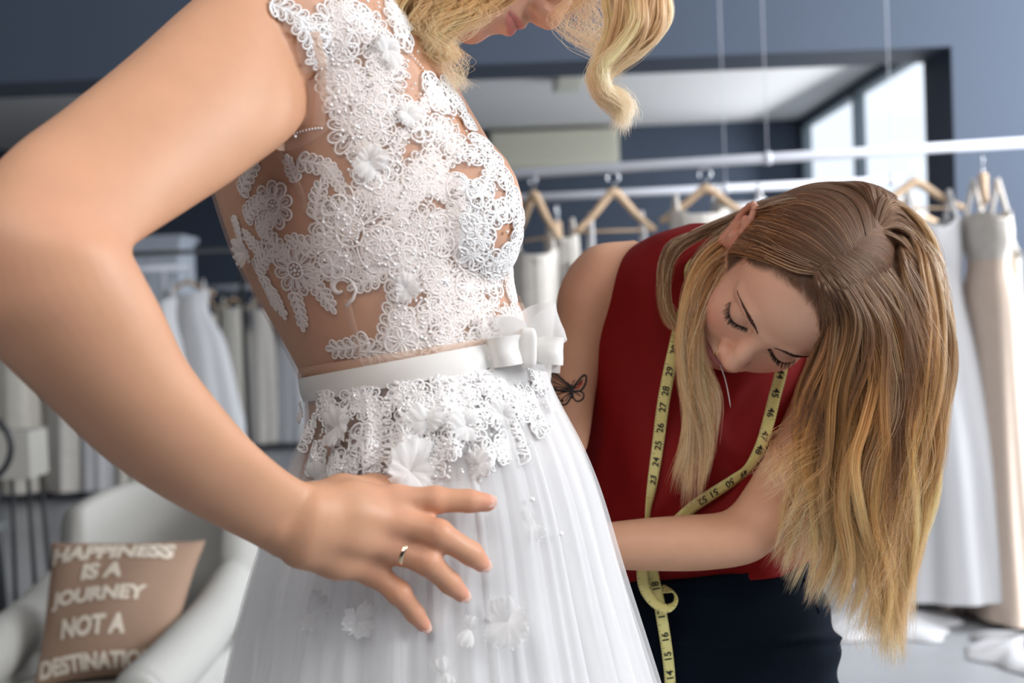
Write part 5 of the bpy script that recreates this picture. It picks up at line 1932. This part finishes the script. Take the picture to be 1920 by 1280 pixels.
strip([(1220, 1040, 1.41, 0), (1225, 1080, 1.405, 0), (1234, 1120, 1.395, .1), (1243, 1170, 1.39, .15), (1252, 1230, 1.39, .2), (1257, 1290, 1.39, .3), (1258, 1400, 1.39, .4)],
      .0125, 'hanging_end', nums=[('18', 1095), ('17', 1150), ('16', 1190), ('15', 1226), ('14', 1262)])
# round the back of the neck
mb = MB()
nk_ = spline([P(1290, 562, 1.428), P(1285, 510, 1.46), P(1330, 475, 1.53), P(1420, 470, 1.56), P(1490, 500, 1.53), P(1500, 570, 1.47), P(1470, 660, 1.418)], 30)
rows = np.stack([nk_ + UPV * .0135 * q for q in (-.5, 0, .5)], 1)
mesh_obj('neck_strand', rows.reshape(-1, 3), grid_faces(30, 3, False), M['tape'], tape)

# needle and thread held between the lips
mb = MB()
l0 = SP.w(np.array((.001, -.0672, .011)))
nd = spline([l0, P(1360, 712, 1.392), P(1366, 740, 1.388), P(1370, 764, 1.385)], 14)
mb.tube(nd, np.r_[np.full(12, .00048), .0003, .0001], 6)
ne = mb.build('sewing_needle', M['steel'], None)
ne.data.materials[0] = mat('thread_white', (.85, .85, .88), .4)
tag(ne, 'thin white needle held between the lips of the bending woman', 'needle')
# ================================================================== hair
def hair_mat(name, stops, rough=.36, var=.35):
    """the colour of each strand comes with the strand: root to tip, from lock to lock and from hair to hair"""
    m = bpy.data.materials.new(name); m.use_nodes = True
    nt = m.node_tree; nt.nodes.clear()
    out = nt.nodes.new('ShaderNodeOutputMaterial')
    hb = nt.nodes.new('ShaderNodeBsdfHairPrincipled'); hb.parametrization = 'COLOR'
    at = nt.nodes.new('ShaderNodeAttribute'); at.attribute_name = 'tint'
    nt.links.new(at.outputs['Color'], hb.inputs['Color'])
    hb.inputs['Roughness'].default_value = rough
    hb.inputs['Radial Roughness'].default_value = .5
    df = nt.nodes.new('ShaderNodeBsdfDiffuse'); nt.links.new(at.outputs['Color'], df.inputs[0])
    mx = nt.nodes.new('ShaderNodeMixShader'); mx.inputs[0].default_value = .42
    nt.links.new(hb.outputs[0], mx.inputs[1]); nt.links.new(df.outputs[0], mx.inputs[2])
    nt.links.new(mx.outputs[0], out.inputs[0])
    m['stops'] = [x for p_, c_ in stops for x in (p_, *c_)]
    m['var'] = var
    return m


LAST = {}


def hair_obj(name, strands, radius, m, parent, label=None):
    """strands: (count, points, 3) world"""
    nS, nP = strands.shape[:2]
    hc_ = bpy.data.hair_curves.new(name)
    hc_.add_curves([nP] * nS)
    pts = (strands.reshape(-1, 3) - ORG[parent]).astype(np.float32)
    hc_.attributes['position'].data.foreach_set('vector', pts.ravel())
    ra = hc_.attributes.get('radius') or hc_.attributes.new('radius', 'FLOAT', 'POINT')
    t = np.linspace(0, 1, nP)
    rr = np.tile(radius * 1.0 * (1 - .55 * t ** 3) * np.where(t < .999, 1, .2), nS).astype(np.float32)
    ra.data.foreach_set('value', rr)
    st = np.array(list(m['stops'])).reshape(-1, 4)
    rs = np.random.default_rng(nS)
    cl = LAST['cl'] if len(LAST['cl']) == nS else rs.integers(0, 20, nS)
    ctone = rs.uniform(-1, 1, 200)[cl]; cshift = rs.uniform(-.12, .12, 200)[cl]
    pos = np.clip(t[None] + cshift[:, None] + rs.uniform(-.16, .16, nS)[:, None], 0, 1)
    br = 1 + m['var'] * (.62 * ctone + .62 * rs.uniform(-1, 1, nS))
    c = np.stack([np.interp(pos, st[:, 0], st[:, i]) for i in (1, 2, 3)], -1) * br[:, None, None]
    cc = np.ones((nS * nP, 4), np.float32); cc[:, :3] = np.clip(c.reshape(-1, 3), .004, .95)
    ta = hc_.attributes.new('tint', 'FLOAT_COLOR', 'POINT'); ta.data.foreach_set('color', cc.ravel())
    hc_.materials.append(m)
    o = bpy.data.objects.new(name, hc_)
    COL.objects.link(o); o.parent = parent; ORG[o] = ORG[parent]
    o['kind'] = 'stuff'
    if label: o['label'] = label
    return o


def guide(pts, pose, lift=.004):
    """control points; depth None means lying on the head"""
    out = []
    for e_ in pts:
        if isinstance(e_, np.ndarray): out.append(e_); continue
        u, v, d = e_
        if d is None:
            o_ = pose.l(CAMP); dr = pose.l(P(u, v, 1.0)) - o_; dr /= np.linalg.norm(dr)
            h = HBVH.ray_cast(Vector(o_), Vector(dr))
            if h[0] is None: out.append(None); continue
            p = pose.w(np.array(h[0]) - dr * lift)
            out.append(p)
        else: out.append(P(u, v, d))
    # fill misses from neighbours' depth
    for i, p in enumerate(out):
        if p is None:
            js = [j for j in range(len(out)) if out[j] is not None]
            j = min(js, key=lambda a: abs(a - i))
            out[i] = P(pts[i][0], pts[i][1], to_px(out[j][None])[0][2] + .012 * abs(i - j))
    return np.array(out)


def family(guides, pose, n, seed, npts=26, thick=.012, clumps=30, wav=.004, clump_r=.0045, frizz=.0012, lift=.004, len_var=.12, push=True, tipspread=1.0, tail_pull=.75, wf=2.5, bias=False):
    rs = np.random.default_rng(seed)
    G = np.array([spline(guide(g, pose, lift), npts) for g in guides])     # (g, npts, 3)
    m = len(G)
    t = np.linspace(0, 1, npts)
    # clump centrelines
    cs = np.linspace(0, m - 1, clumps) + rs.normal(size=clumps) * .4 * (m - 1) / clumps
    if bias: cs = (m - 1) * (cs / (m - 1)).clip(0, 1) ** .8
    cs = np.clip(cs, 0, m - 1.0001)
    cph = rs.uniform(0, 2 * PI, (clumps, 4)); cdep = rs.uniform(-.5, 1, clumps)
    cl = rs.integers(0, clumps, n); LAST['cl'] = cl
    s = np.clip(cs[cl] + rs.normal(size=n) * .55 * (m - 1) / clumps, 0, m - 1.0001)
    def at(sv):
        i = sv.astype(int); f = (sv - i)[:, None, None]
        return G[i] * (1 - f) + G[np.minimum(i + 1, m - 1)] * f
    base = at(s); cb = at(cs)[cl]
    pull = (tail_pull * sm(t, .12, .8))[None, :, None]
    S = base * (1 - pull) + cb * pull
    env = sm(t, .08, .45)[None, :]
    ph = cph[cl]
    wx = (np.sin(t[None] * wf * PI * 1.0 + ph[:, 0:1]) - np.sin(ph[:, 0:1])) * wav * env + np.sin(t[None] * wf * 2.6 * PI + ph[:, 1:2]) * wav * .35 * env
    wz = (np.sin(t[None] * wf * .9 * PI + ph[:, 2:3])) * wav * .8 * env
    a = rs.uniform(0, 2 * PI, n); r_ = np.sqrt(rs.uniform(0, 1, n)) * clump_r
    shape = (.35 + .65 * np.sin(np.clip(t * 1.05, 0, 1) * PI) ** .6)[None] * (1 - .45 * sm(t, .75, 1)[None]) * tipspread
    ox = (np.cos(a) * r_)[:, None] * shape + wx; oy = (np.sin(a) * r_)[:, None] * shape * .6
    dep = cdep[cl][:, None] * thick * env + (rs.uniform(0, 1, n) * .003)[:, None] + wz + (np.sin(a * 2) * r_)[:, None] * shape
    fr = np.cumsum(rs.normal(size=(n, npts, 3)), 1) * frizz * .28 * sm(t, .1, 1)[None, :, None]
    S = S + ox[..., None] * RIGHT + oy[..., None] * UPV + dep[..., None] * FWD + fr
    # strand length variation
    L = 1 - rs.uniform(0, len_var, n) ** 1.0
    tt = t[None] * L[:, None] * (npts - 1)
    i = np.minimum(tt.astype(int), npts - 2); f = (tt - i)[..., None]
    ar = np.arange(n)[:, None]
    S = S[ar, i] * (1 - f) + S[ar, i + 1] * f
    if push:
        fl = S.reshape(-1, 3)
        offs = np.repeat(rs.uniform(.0005, .0055, n), npts)
        S = skull_push(fl, pose, offs).reshape(n, npts, 3)
    return S


N = None
hm_seam = hair_mat('brown_to_blonde_hair', [(0.0, (.135, .060, .030)), (.25, (.17, .078, .038)), (.45, (.36, .165, .060)), (.70, (.74, .35, .10)), (1.0, (.97, .62, .28))], .36, .62)
hm_lock = hair_mat('blonde_lock_hair', [(0.0, (.15, .068, .035)), (.36, (.18, .08, .038)), (.48, (.60, .25, .065)), (.66, (.88, .46, .16)), (1.0, (.97, .66, .36))], .36, .45)
hm_bride = hair_mat('golden_blonde_hair', [(0.0, (.93, .48, .17)), (.5, (.97, .57, .25)), (1.0, (.99, .72, .42))], .36, .35)

# side swept behind the near ear and hanging in front of the blouse
FA = [
 [(1527, 513, N), (1490, 508, N), (1450, 492, N), (1415, 480, N), (1388, 482, 1.392), (1350, 505, 1.395), (1318, 560, 1.385), (1296, 640, 1.378), (1302, 720, 1.375), (1335, 820, 1.37), (1322, 900, 1.365)],
 [(1545, 498, N), (1500, 475, N), (1455, 455, N), (1424, 440, N), (1400, 450, 1.41), (1344, 492, 1.405), (1308, 560, 1.39), (1288, 640, 1.38), (1294, 730, 1.375), (1306, 820, 1.37), (1296, 972, 1.365)],
 [(1575, 480, N), (1530, 435, N), (1475, 412, N), (1432, 408, N), (1405, 425, 1.42), (1338, 475, 1.41), (1308, 540, 1.40), (1294, 620, 1.385), (1298, 740, 1.38), (1288, 820, 1.37), (1258, 905, 1.37)],
 [(1605, 460, N), (1570, 395, N), (1500, 374, N), (1438, 388, N), (1405, 404, 1.43), (1336, 458, 1.42), (1302, 520, 1.41), (1292, 590, 1.40), (1306, 660, 1.39), (1350, 740, 1.38), (1345, 850, 1.37)]]
S1 = family(FA, SP, 5200, 1, npts=36, thick=.006, clumps=34, wav=.0050, clump_r=.0034, frizz=.0010, tail_pull=.97, wf=1.8, len_var=.26, lift=.0018)
hair_obj('hair', S1, .00017, hm_lock, seam, 'blonde lock swept behind the ear')
FA2 = [
 [(1605, 460, N), (1570, 395, N), (1500, 372, N), (1440, 390, N), (1405, 404, 1.43), (1320, 440, 1.44), (1262, 480, 1.43), (1250, 545, 1.42), (1266, 600, 1.41), (1290, 640, 1.40)],
 [(1640, 430, N), (1612, 362, N), (1545, 350, N), (1455, 372, 1.40), (1402, 396, 1.44), (1315, 432, 1.445), (1252, 462, 1.435), (1238, 540, 1.42), (1252, 605, 1.41), (1288, 625, 1.40)]]
rs_ = np.random.default_rng(77)
hl_px = spline(np.array([(1395, 486), (1425, 482), (1460, 500), (1500, 535), (1528, 566), (1543, 605), (1549, 650)], float), 60)
bs = []
for i in range(900):
    q = hl_px[rs_.integers(0, 60)] + rs_.normal(size=2) * 6
    tg = np.array([1545, 500]) if q[0] > 1505 else np.array([1440, 425])
    dv_ = tg - q; dv_ /= np.linalg.norm(dv_)
    Ln = rs_.uniform(25, 60)
    bs.append(spline(guide([(q[0], q[1], None), (q[0] + dv_[0] * Ln * .5 + rs_.normal() * 4, q[1] + dv_[1] * Ln * .5 + rs_.normal() * 4, None), (q[0] + dv_[0] * Ln + rs_.normal() * 8, q[1] + dv_[1] * Ln + rs_.normal() * 8, None)], SP, .0012), 8))
LAST['cl'] = np.zeros(len(bs), int)
hair_obj('hairline', np.array(bs), .00012, hair_mat('fine_hair', [(0, (.16, .075, .04)), (1, (.18, .08, .04))], .3, .3), seam)
S2 = family(FA2, SP, 1500, 2, npts=30, thick=.006, clumps=12, wav=.0015, clump_r=.0045, frizz=.0007)
hair_obj('hair', S2, .00016, hair_mat('brown_hair', [(0, (.15, .07, .036)), (.6, (.18, .08, .04)), (1, (.55, .30, .12))], .32, .3), seam, 'brown hair looping down behind the neck')

# the long fall on the other side
FB = [
 [(1530, 515, N), (1545, 552, N), (1556, 610, 1.289), (1552, 680, 1.299), (1530, 760, 1.314), (1508, 830, 1.324), (1502, 900, 1.334), (1480, 980, 1.339), (1445, 1062, 1.344)],
 [(1534, 510, N), (1556, 545, N), (1580, 610, 1.279), (1584, 690, 1.284), (1568, 780, 1.304), (1552, 860, 1.314), (1545, 940, 1.324), (1540, 1020, 1.334), (1500, 1130, 1.339)],
 [(1545, 498, N), (1580, 535, N), (1615, 600, 1.272), (1622, 690, 1.279), (1610, 780, 1.294), (1590, 860, 1.304), (1580, 950, 1.314), (1590, 1060, 1.324), (1560, 1150, 1.329)],
 [(1562, 488, N), (1605, 525, N), (1650, 600, 1.276), (1660, 700, 1.285), (1652, 800, 1.288), (1632, 880, 1.299), (1628, 980, 1.309), (1650, 1090, 1.322), (1635, 1220, 1.325)],
 [(1590, 468, N), (1640, 505, N), (1686, 590, 1.294), (1700, 700, 1.299), (1694, 800, 1.295), (1676, 890, 1.302), (1668, 990, 1.311), (1676, 1110, 1.322), (1684, 1265, 1.328)],
 [(1615, 450, N), (1670, 478, N), (1718, 560, 1.311), (1730, 670, 1.304), (1722, 780, 1.314), (1706, 880, 1.311), (1700, 970, 1.321), (1692, 1080, 1.330), (1690, 1200, 1.334)],
 [(1640, 430, N), (1668, 436, N), (1712, 490, 1.301), (1748, 590, 1.309), (1748, 700, 1.309), (1732, 800, 1.301), (1722, 890, 1.311), (1708, 990, 1.321), (1694, 1100, 1.330)],
 [(1640, 430, N), (1690, 455, N), (1738, 540, 1.329), (1752, 650, 1.319), (1740, 760, 1.324), (1722, 860, 1.316), (1716, 940, 1.321), (1704, 1040, 1.331), (1692, 1130, 1.335)]]
S3 = family(FB, SP, 17000, 3, npts=32, thick=.020, clumps=110, wav=.0095, clump_r=.0052, frizz=.0012, len_var=.30, wf=2.0, bias=True, lift=.0055)
hair_obj('hair', S3, .00019, hm_seam, seam, 'long brown hair turning blonde, falling over the far side')
# inner, darker layer behind the fall
FBi = [[(u, v, (d + .035 if d else None)) for u, v, d in g] for g in FB]
S4 = family(FBi, SP, 7000, 4, npts=26, thick=.02, clumps=50, wav=.009, clump_r=.008, frizz=.0012, len_var=.36, bias=True)
hair_obj('hair', S4, .00020, hm_seam, seam)
# over the crown to the back of the head
FC = [
 [(1640, 430, N), (1655, 375, N), (1668, 372, 1.330), (1705, 410, 1.330), (1738, 480, 1.330), (1752, 580, 1.348), (1745, 700, 1.335), (1735, 800, 1.335), (1722, 900, 1.335)],
 [(1642, 428, N), (1672, 395, N), (1700, 412, 1.322), (1730, 460, 1.322), (1756, 540, 1.328), (1770, 640, 1.328), (1752, 740, 1.315), (1740, 840, 1.315), (1724, 950, 1.315)],
 [(1640, 432, N), (1680, 425, N), (1715, 455, 1.322), (1742, 510, 1.303), (1755, 600, 1.298), (1748, 700, 1.290), (1735, 800, 1.295), (1722, 900, 1.305), (1712, 1000, 1.315)]]
S5 = family(FC, SP, 4200, 5, npts=26, thick=.012, clumps=22, wav=.004, clump_r=.006, frizz=.0012, len_var=.2)
hair_obj('hair', S5, .00018, hm_seam, seam)
FX = [
 [(1650, 426, N), (1666, 430, 1.316), (1692, 446, 1.316), (1718, 510, 1.312), (1734, 610, 1.308), (1736, 710, 1.313), (1726, 810, 1.300), (1716, 900, 1.305), (1706, 1000, 1.315)],
 [(1640, 446, N), (1660, 452, N), (1686, 474, 1.316), (1706, 535, 1.295), (1720, 640, 1.301), (1720, 740, 1.290), (1710, 840, 1.300), (1700, 940, 1.305), (1694, 1040, 1.315)]]
hair_obj('hair', family(FX, SP, 1800, 12, npts=26, thick=.006, clumps=26, wav=.002, clump_r=.006, frizz=.001, len_var=.25), .00018, hm_seam, seam)
# lighter and darker single strands lying over the rest
hm_hi = hair_mat('sunlit_strands', [(0, (.42, .26, .15)), (.4, (.60, .36, .17)), (1, (.98, .74, .46))], .36, .4)
hm_dk = hair_mat('dark_strands', [(0, (.050, .022, .012)), (.5, (.14, .055, .022)), (1, (.45, .22, .08))], .36, .4)
for k_, (fam, nn_) in enumerate(((FA, 260), (FB, 620), (FC, 120), (FA2, 60))):
    for q_, mt_ in enumerate((hm_hi, hm_dk)):
        hair_obj('hair', family(fam, SP, nn_, 40 + k_ * 2 + q_, npts=30, thick=-.003, clumps=60, wav=.006, clump_r=.005, frizz=.0009, len_var=.25, tail_pull=.5, lift=.0045), .00026, mt_, seam)
FD = [
 [(1638, 430, N), (1625, 380, N), (1590, 352, N), (1540, 348, 1.35), (1480, 365, 1.39)],
 [(1640, 430, N), (1650, 385, N), (1640, 352, N), (1600, 345, 1.35), (1540, 350, 1.40)],
 [(1641, 429, N), (1664, 395, N), (1672, 372, 1.33), (1655, 356, 1.37), (1600, 350, 1.42)]]
S6 = family(FD, SP, 3200, 6, npts=20, thick=.004, clumps=14, wav=.0015, clump_r=.006, frizz=.0006)
hair_obj('hair', S6, .00018, hair_mat('crown_hair', [(0, (.15, .07, .036)), (1, (.18, .08, .04))], .3, .6), seam)
# stray strands
FS = [[(1500, 900, 1.32), (1470, 930, 1.32), (1440, 980, 1.32)], [(1548, 560, 1.28), (1545, 800, 1.29), (1480, 1000, 1.30)]]
FSr = [[(1700, 480, 1.27), (1762, 600, 1.27), (1745, 760, 1.27), (1735, 900, 1.27), (1738, 960, 1.28)], [(1700, 700, 1.28), (1690, 900, 1.29), (1650, 1060, 1.30), (1610, 1170, 1.31), (1590, 1230, 1.31)],
       [(1680, 700, 1.28), (1660, 900, 1.29), (1670, 1080, 1.30), (1690, 1200, 1.31), (1685, 1280, 1.31)]]
hair_obj('hair', family(FSr, SP, 170, 8, npts=22, thick=.02, clumps=60, wav=.008, clump_r=.010, frizz=.0018, push=False, tail_pull=.3), .00013, hm_lock, seam)
FW = [[(1520, 700, 1.30), (1500, 790, 1.30), (1450, 850, 1.31), (1410, 900, 1.31)], [(1540, 700, 1.30), (1530, 820, 1.30), (1490, 870, 1.31), (1440, 930, 1.31)], [(1560, 740, 1.30), (1560, 900, 1.30), (1530, 1000, 1.31), (1490, 1080, 1.32)]]
hair_obj('hair', family(FW, SP, 240, 9, npts=20, thick=.02, clumps=26, wav=.010, clump_r=.010, frizz=.003, push=False, tail_pull=.5), .00014, hm_lock, seam)

# ---- the bride's hair
FE = [
 [BP.w(np.array([-.066, .045, -.035])), (985, -70, 1.085), (960, -30, 1.09), (915, 8, 1.092), (868, 50, 1.10), (838, 84, 1.105), (850, 112, 1.11)],
 [BP.w(np.array([-.076, .040, -.055])), (930, -75, 1.08), (890, -30, 1.085), (845, 15, 1.095), (812, 60, 1.095), (806, 88, 1.10), (836, 118, 1.11)],
 [BP.w(np.array([-.080, .035, -.085])), (850, -80, 1.075), (810, -30, 1.085), (778, 15, 1.095), (768, 60, 1.10), (778, 78, 1.105), (806, 92, 1.12)],
 [BP.w(np.array([-.080, .030, -.115])), (770, -80, 1.10), (735, -30, 1.10), (722, 10, 1.105), (728, 36, 1.11), (748, 58, 1.12), (782, 74, 1.13)]]
hair_obj('hair', family(FE, BP, 4200, 20, npts=26, thick=.014, clumps=30, wav=.008, clump_r=.0055, frizz=.0016, push=False, tail_pull=.85), .00018, hm_bride, bride, 'golden blonde curls over the cheek')
FE2 = [
 [BP.w(np.array([-.060, .01, -.150])), (760, -90, 1.15), (725, -20, 1.15), (730, 30, 1.15), (770, 70, 1.16), (830, 90, 1.17)],
 [BP.w(np.array([-.070, -.01, -.120])), (900, -90, 1.10), (850, -20, 1.15), (810, 30, 1.14), (800, 70, 1.15), (850, 100, 1.16)]]
hair_obj('hair', family(FE2, BP, 3500, 21, npts=22, thick=.012, clumps=16, wav=.006, clump_r=.010, frizz=.002, push=False), .00020, hair_mat('darker_golden_hair', [(0, (.30, .10, .03)), (1, (.55, .24, .08))], .35, .3), bride)  # shade at the nape is put into the darker strand colour
FG = [
 [BP.w(np.array([-.030, .098, -.030])), BP.w(np.array([-.040, .085, .020])), (1165, -80, 1.12), (1148, -20, 1.11), (1158, 40, 1.11), (1138, 100, 1.11), (1121, 150, 1.11), (1135, 188, 1.11), (1164, 215, 1.11), (1160, 252, 1.11)],
 [BP.w(np.array([-.015, .100, -.035])), BP.w(np.array([-.025, .090, .020])), (1195, -80, 1.12), (1195, -20, 1.11), (1198, 40, 1.10), (1168, 90, 1.10), (1128, 135, 1.10), (1132, 172, 1.10), (1170, 195, 1.11), (1168, 235, 1.11)],
 [BP.w(np.array([.0, .102, -.040])), BP.w(np.array([-.010, .095, .020])), (1232, -80, 1.12), (1238, -10, 1.11), (1234, 50, 1.11), (1196, 96, 1.11), (1140, 130, 1.11), (1128, 165, 1.12), (1165, 180, 1.12), (1180, 212, 1.12)]]
hair_obj('hair', family(FG, BP, 4600, 22, npts=38, thick=.012, clumps=30, wav=.0045, clump_r=.0045, frizz=.0020, push=False, tail_pull=.7, len_var=.34), .00018, hm_bride, bride, 'loose blonde curl hanging in front of the face')
FH = [
 [(1100, -60, 1.12), (1076, 0, 1.12), (1082, 50, 1.12), (1118, 85, 1.12), (1140, 130, 1.12)],
 [(1150, -60, 1.12), (1110, 0, 1.12), (1100, 50, 1.12), (1130, 90, 1.12), (1150, 150, 1.12)]]
hair_obj('hair', family(FH, BP, 220, 23, npts=24, thick=.02, clumps=40, wav=.010, clump_r=.010, frizz=.0012, push=False, tail_pull=.3), .00014, hm_bride, bride)
FI = [
 [(800, 40, 1.10), (810, 90, 1.10), (850, 130, 1.10), (878, 165, 1.10)], [(850, 40, 1.10), (830, 90, 1.10), (845, 130, 1.10), (850, 175, 1.10)]]
hair_obj('hair', family(FI, BP, 160, 24, npts=20, thick=.02, clumps=40, wav=.008, clump_r=.010, frizz=.0016, push=False, tail_pull=.3), .00013, hm_bride, bride)
hair_obj('hair', family([[(820, -30, 1.09), (850, 10, 1.085), (800, 60, 1.085), (820, 120, 1.09)], [(960, -20, 1.09), (900, 20, 1.085), (850, 60, 1.085), (845, 110, 1.09)]], BP, 220, 25, npts=20, thick=.01, clumps=24, wav=.01, clump_r=.012, frizz=.0012, push=False, tail_pull=.4), .00014, hm_bride, bride)

# swept back over the head into a knot
rs_ = np.random.default_rng(9)
bun = np.array([0, .045, -.195]); cc_ = np.array([0, .028, -.088]); rr_ = np.array([.0765, .096, .0995])
out = []
bd = (bun - cc_) / rr_; bd /= np.linalg.norm(bd)
while len(out) < 6500:
    d_ = rs_.normal(size=3); d_ /= np.linalg.norm(d_)
    p_ = cc_ + d_ * rr_
    hl_ = np.interp(abs(p_[0]), [0, .025, .04, .052, .060, .066, .075], [.088, .086, .078, .068, .052, .036, .010])
    if p_[2] > -.05 and p_[1] < hl_ - .006: continue
    if p_[2] > -.085 and p_[1] < .012: continue
    if p_[1] < -.035: continue
    om = math.acos(np.clip(d_ @ bd, -1, 1))
    if om < .12 or om > 3.0: continue
    t_ = np.linspace(0, 1, 16)[:, None]
    sl_ = (np.sin((1 - t_) * om) * d_ + np.sin(t_ * om) * bd) / math.sin(om)
    lf = 1 + .04 + .05 * rs_.uniform() + .06 * np.sin(t_ * PI) * rs_.uniform()
    out.append(cc_ + sl_ * rr_ * lf + np.cumsum(rs_.normal(size=(16, 3)), 0) * .0004)
LAST['cl'] = (np.arange(len(out)) * 7) % 90
hair_obj('hair', BP.w(np.array(out).reshape(-1, 3)).reshape(-1, 16, 3), .00026, hm_bride, bride, 'blonde hair swept back over the head')
out = []
for i in range(2400):
    a0 = rs_.uniform(0, 2 * PI); b0 = rs_.uniform(0, 2 * PI)
    t_ = np.linspace(0, 1, 20)
    A_ = a0 + t_ * 3.5; B_ = b0 + t_ * 4.0
    R_ = .024 + .014 * np.cos(B_)
    out.append(np.stack([R_ * np.cos(A_), .045 + R_ * np.sin(A_), -.205 + .016 * np.sin(B_)], 1))
LAST['cl'] = (np.arange(len(out)) * 3) % 60
hair_obj('hair', BP.w(np.array(out).reshape(-1, 3)).reshape(-1, 20, 3), .00026, hm_bride, bride, 'blonde hair knot at the back of the head')
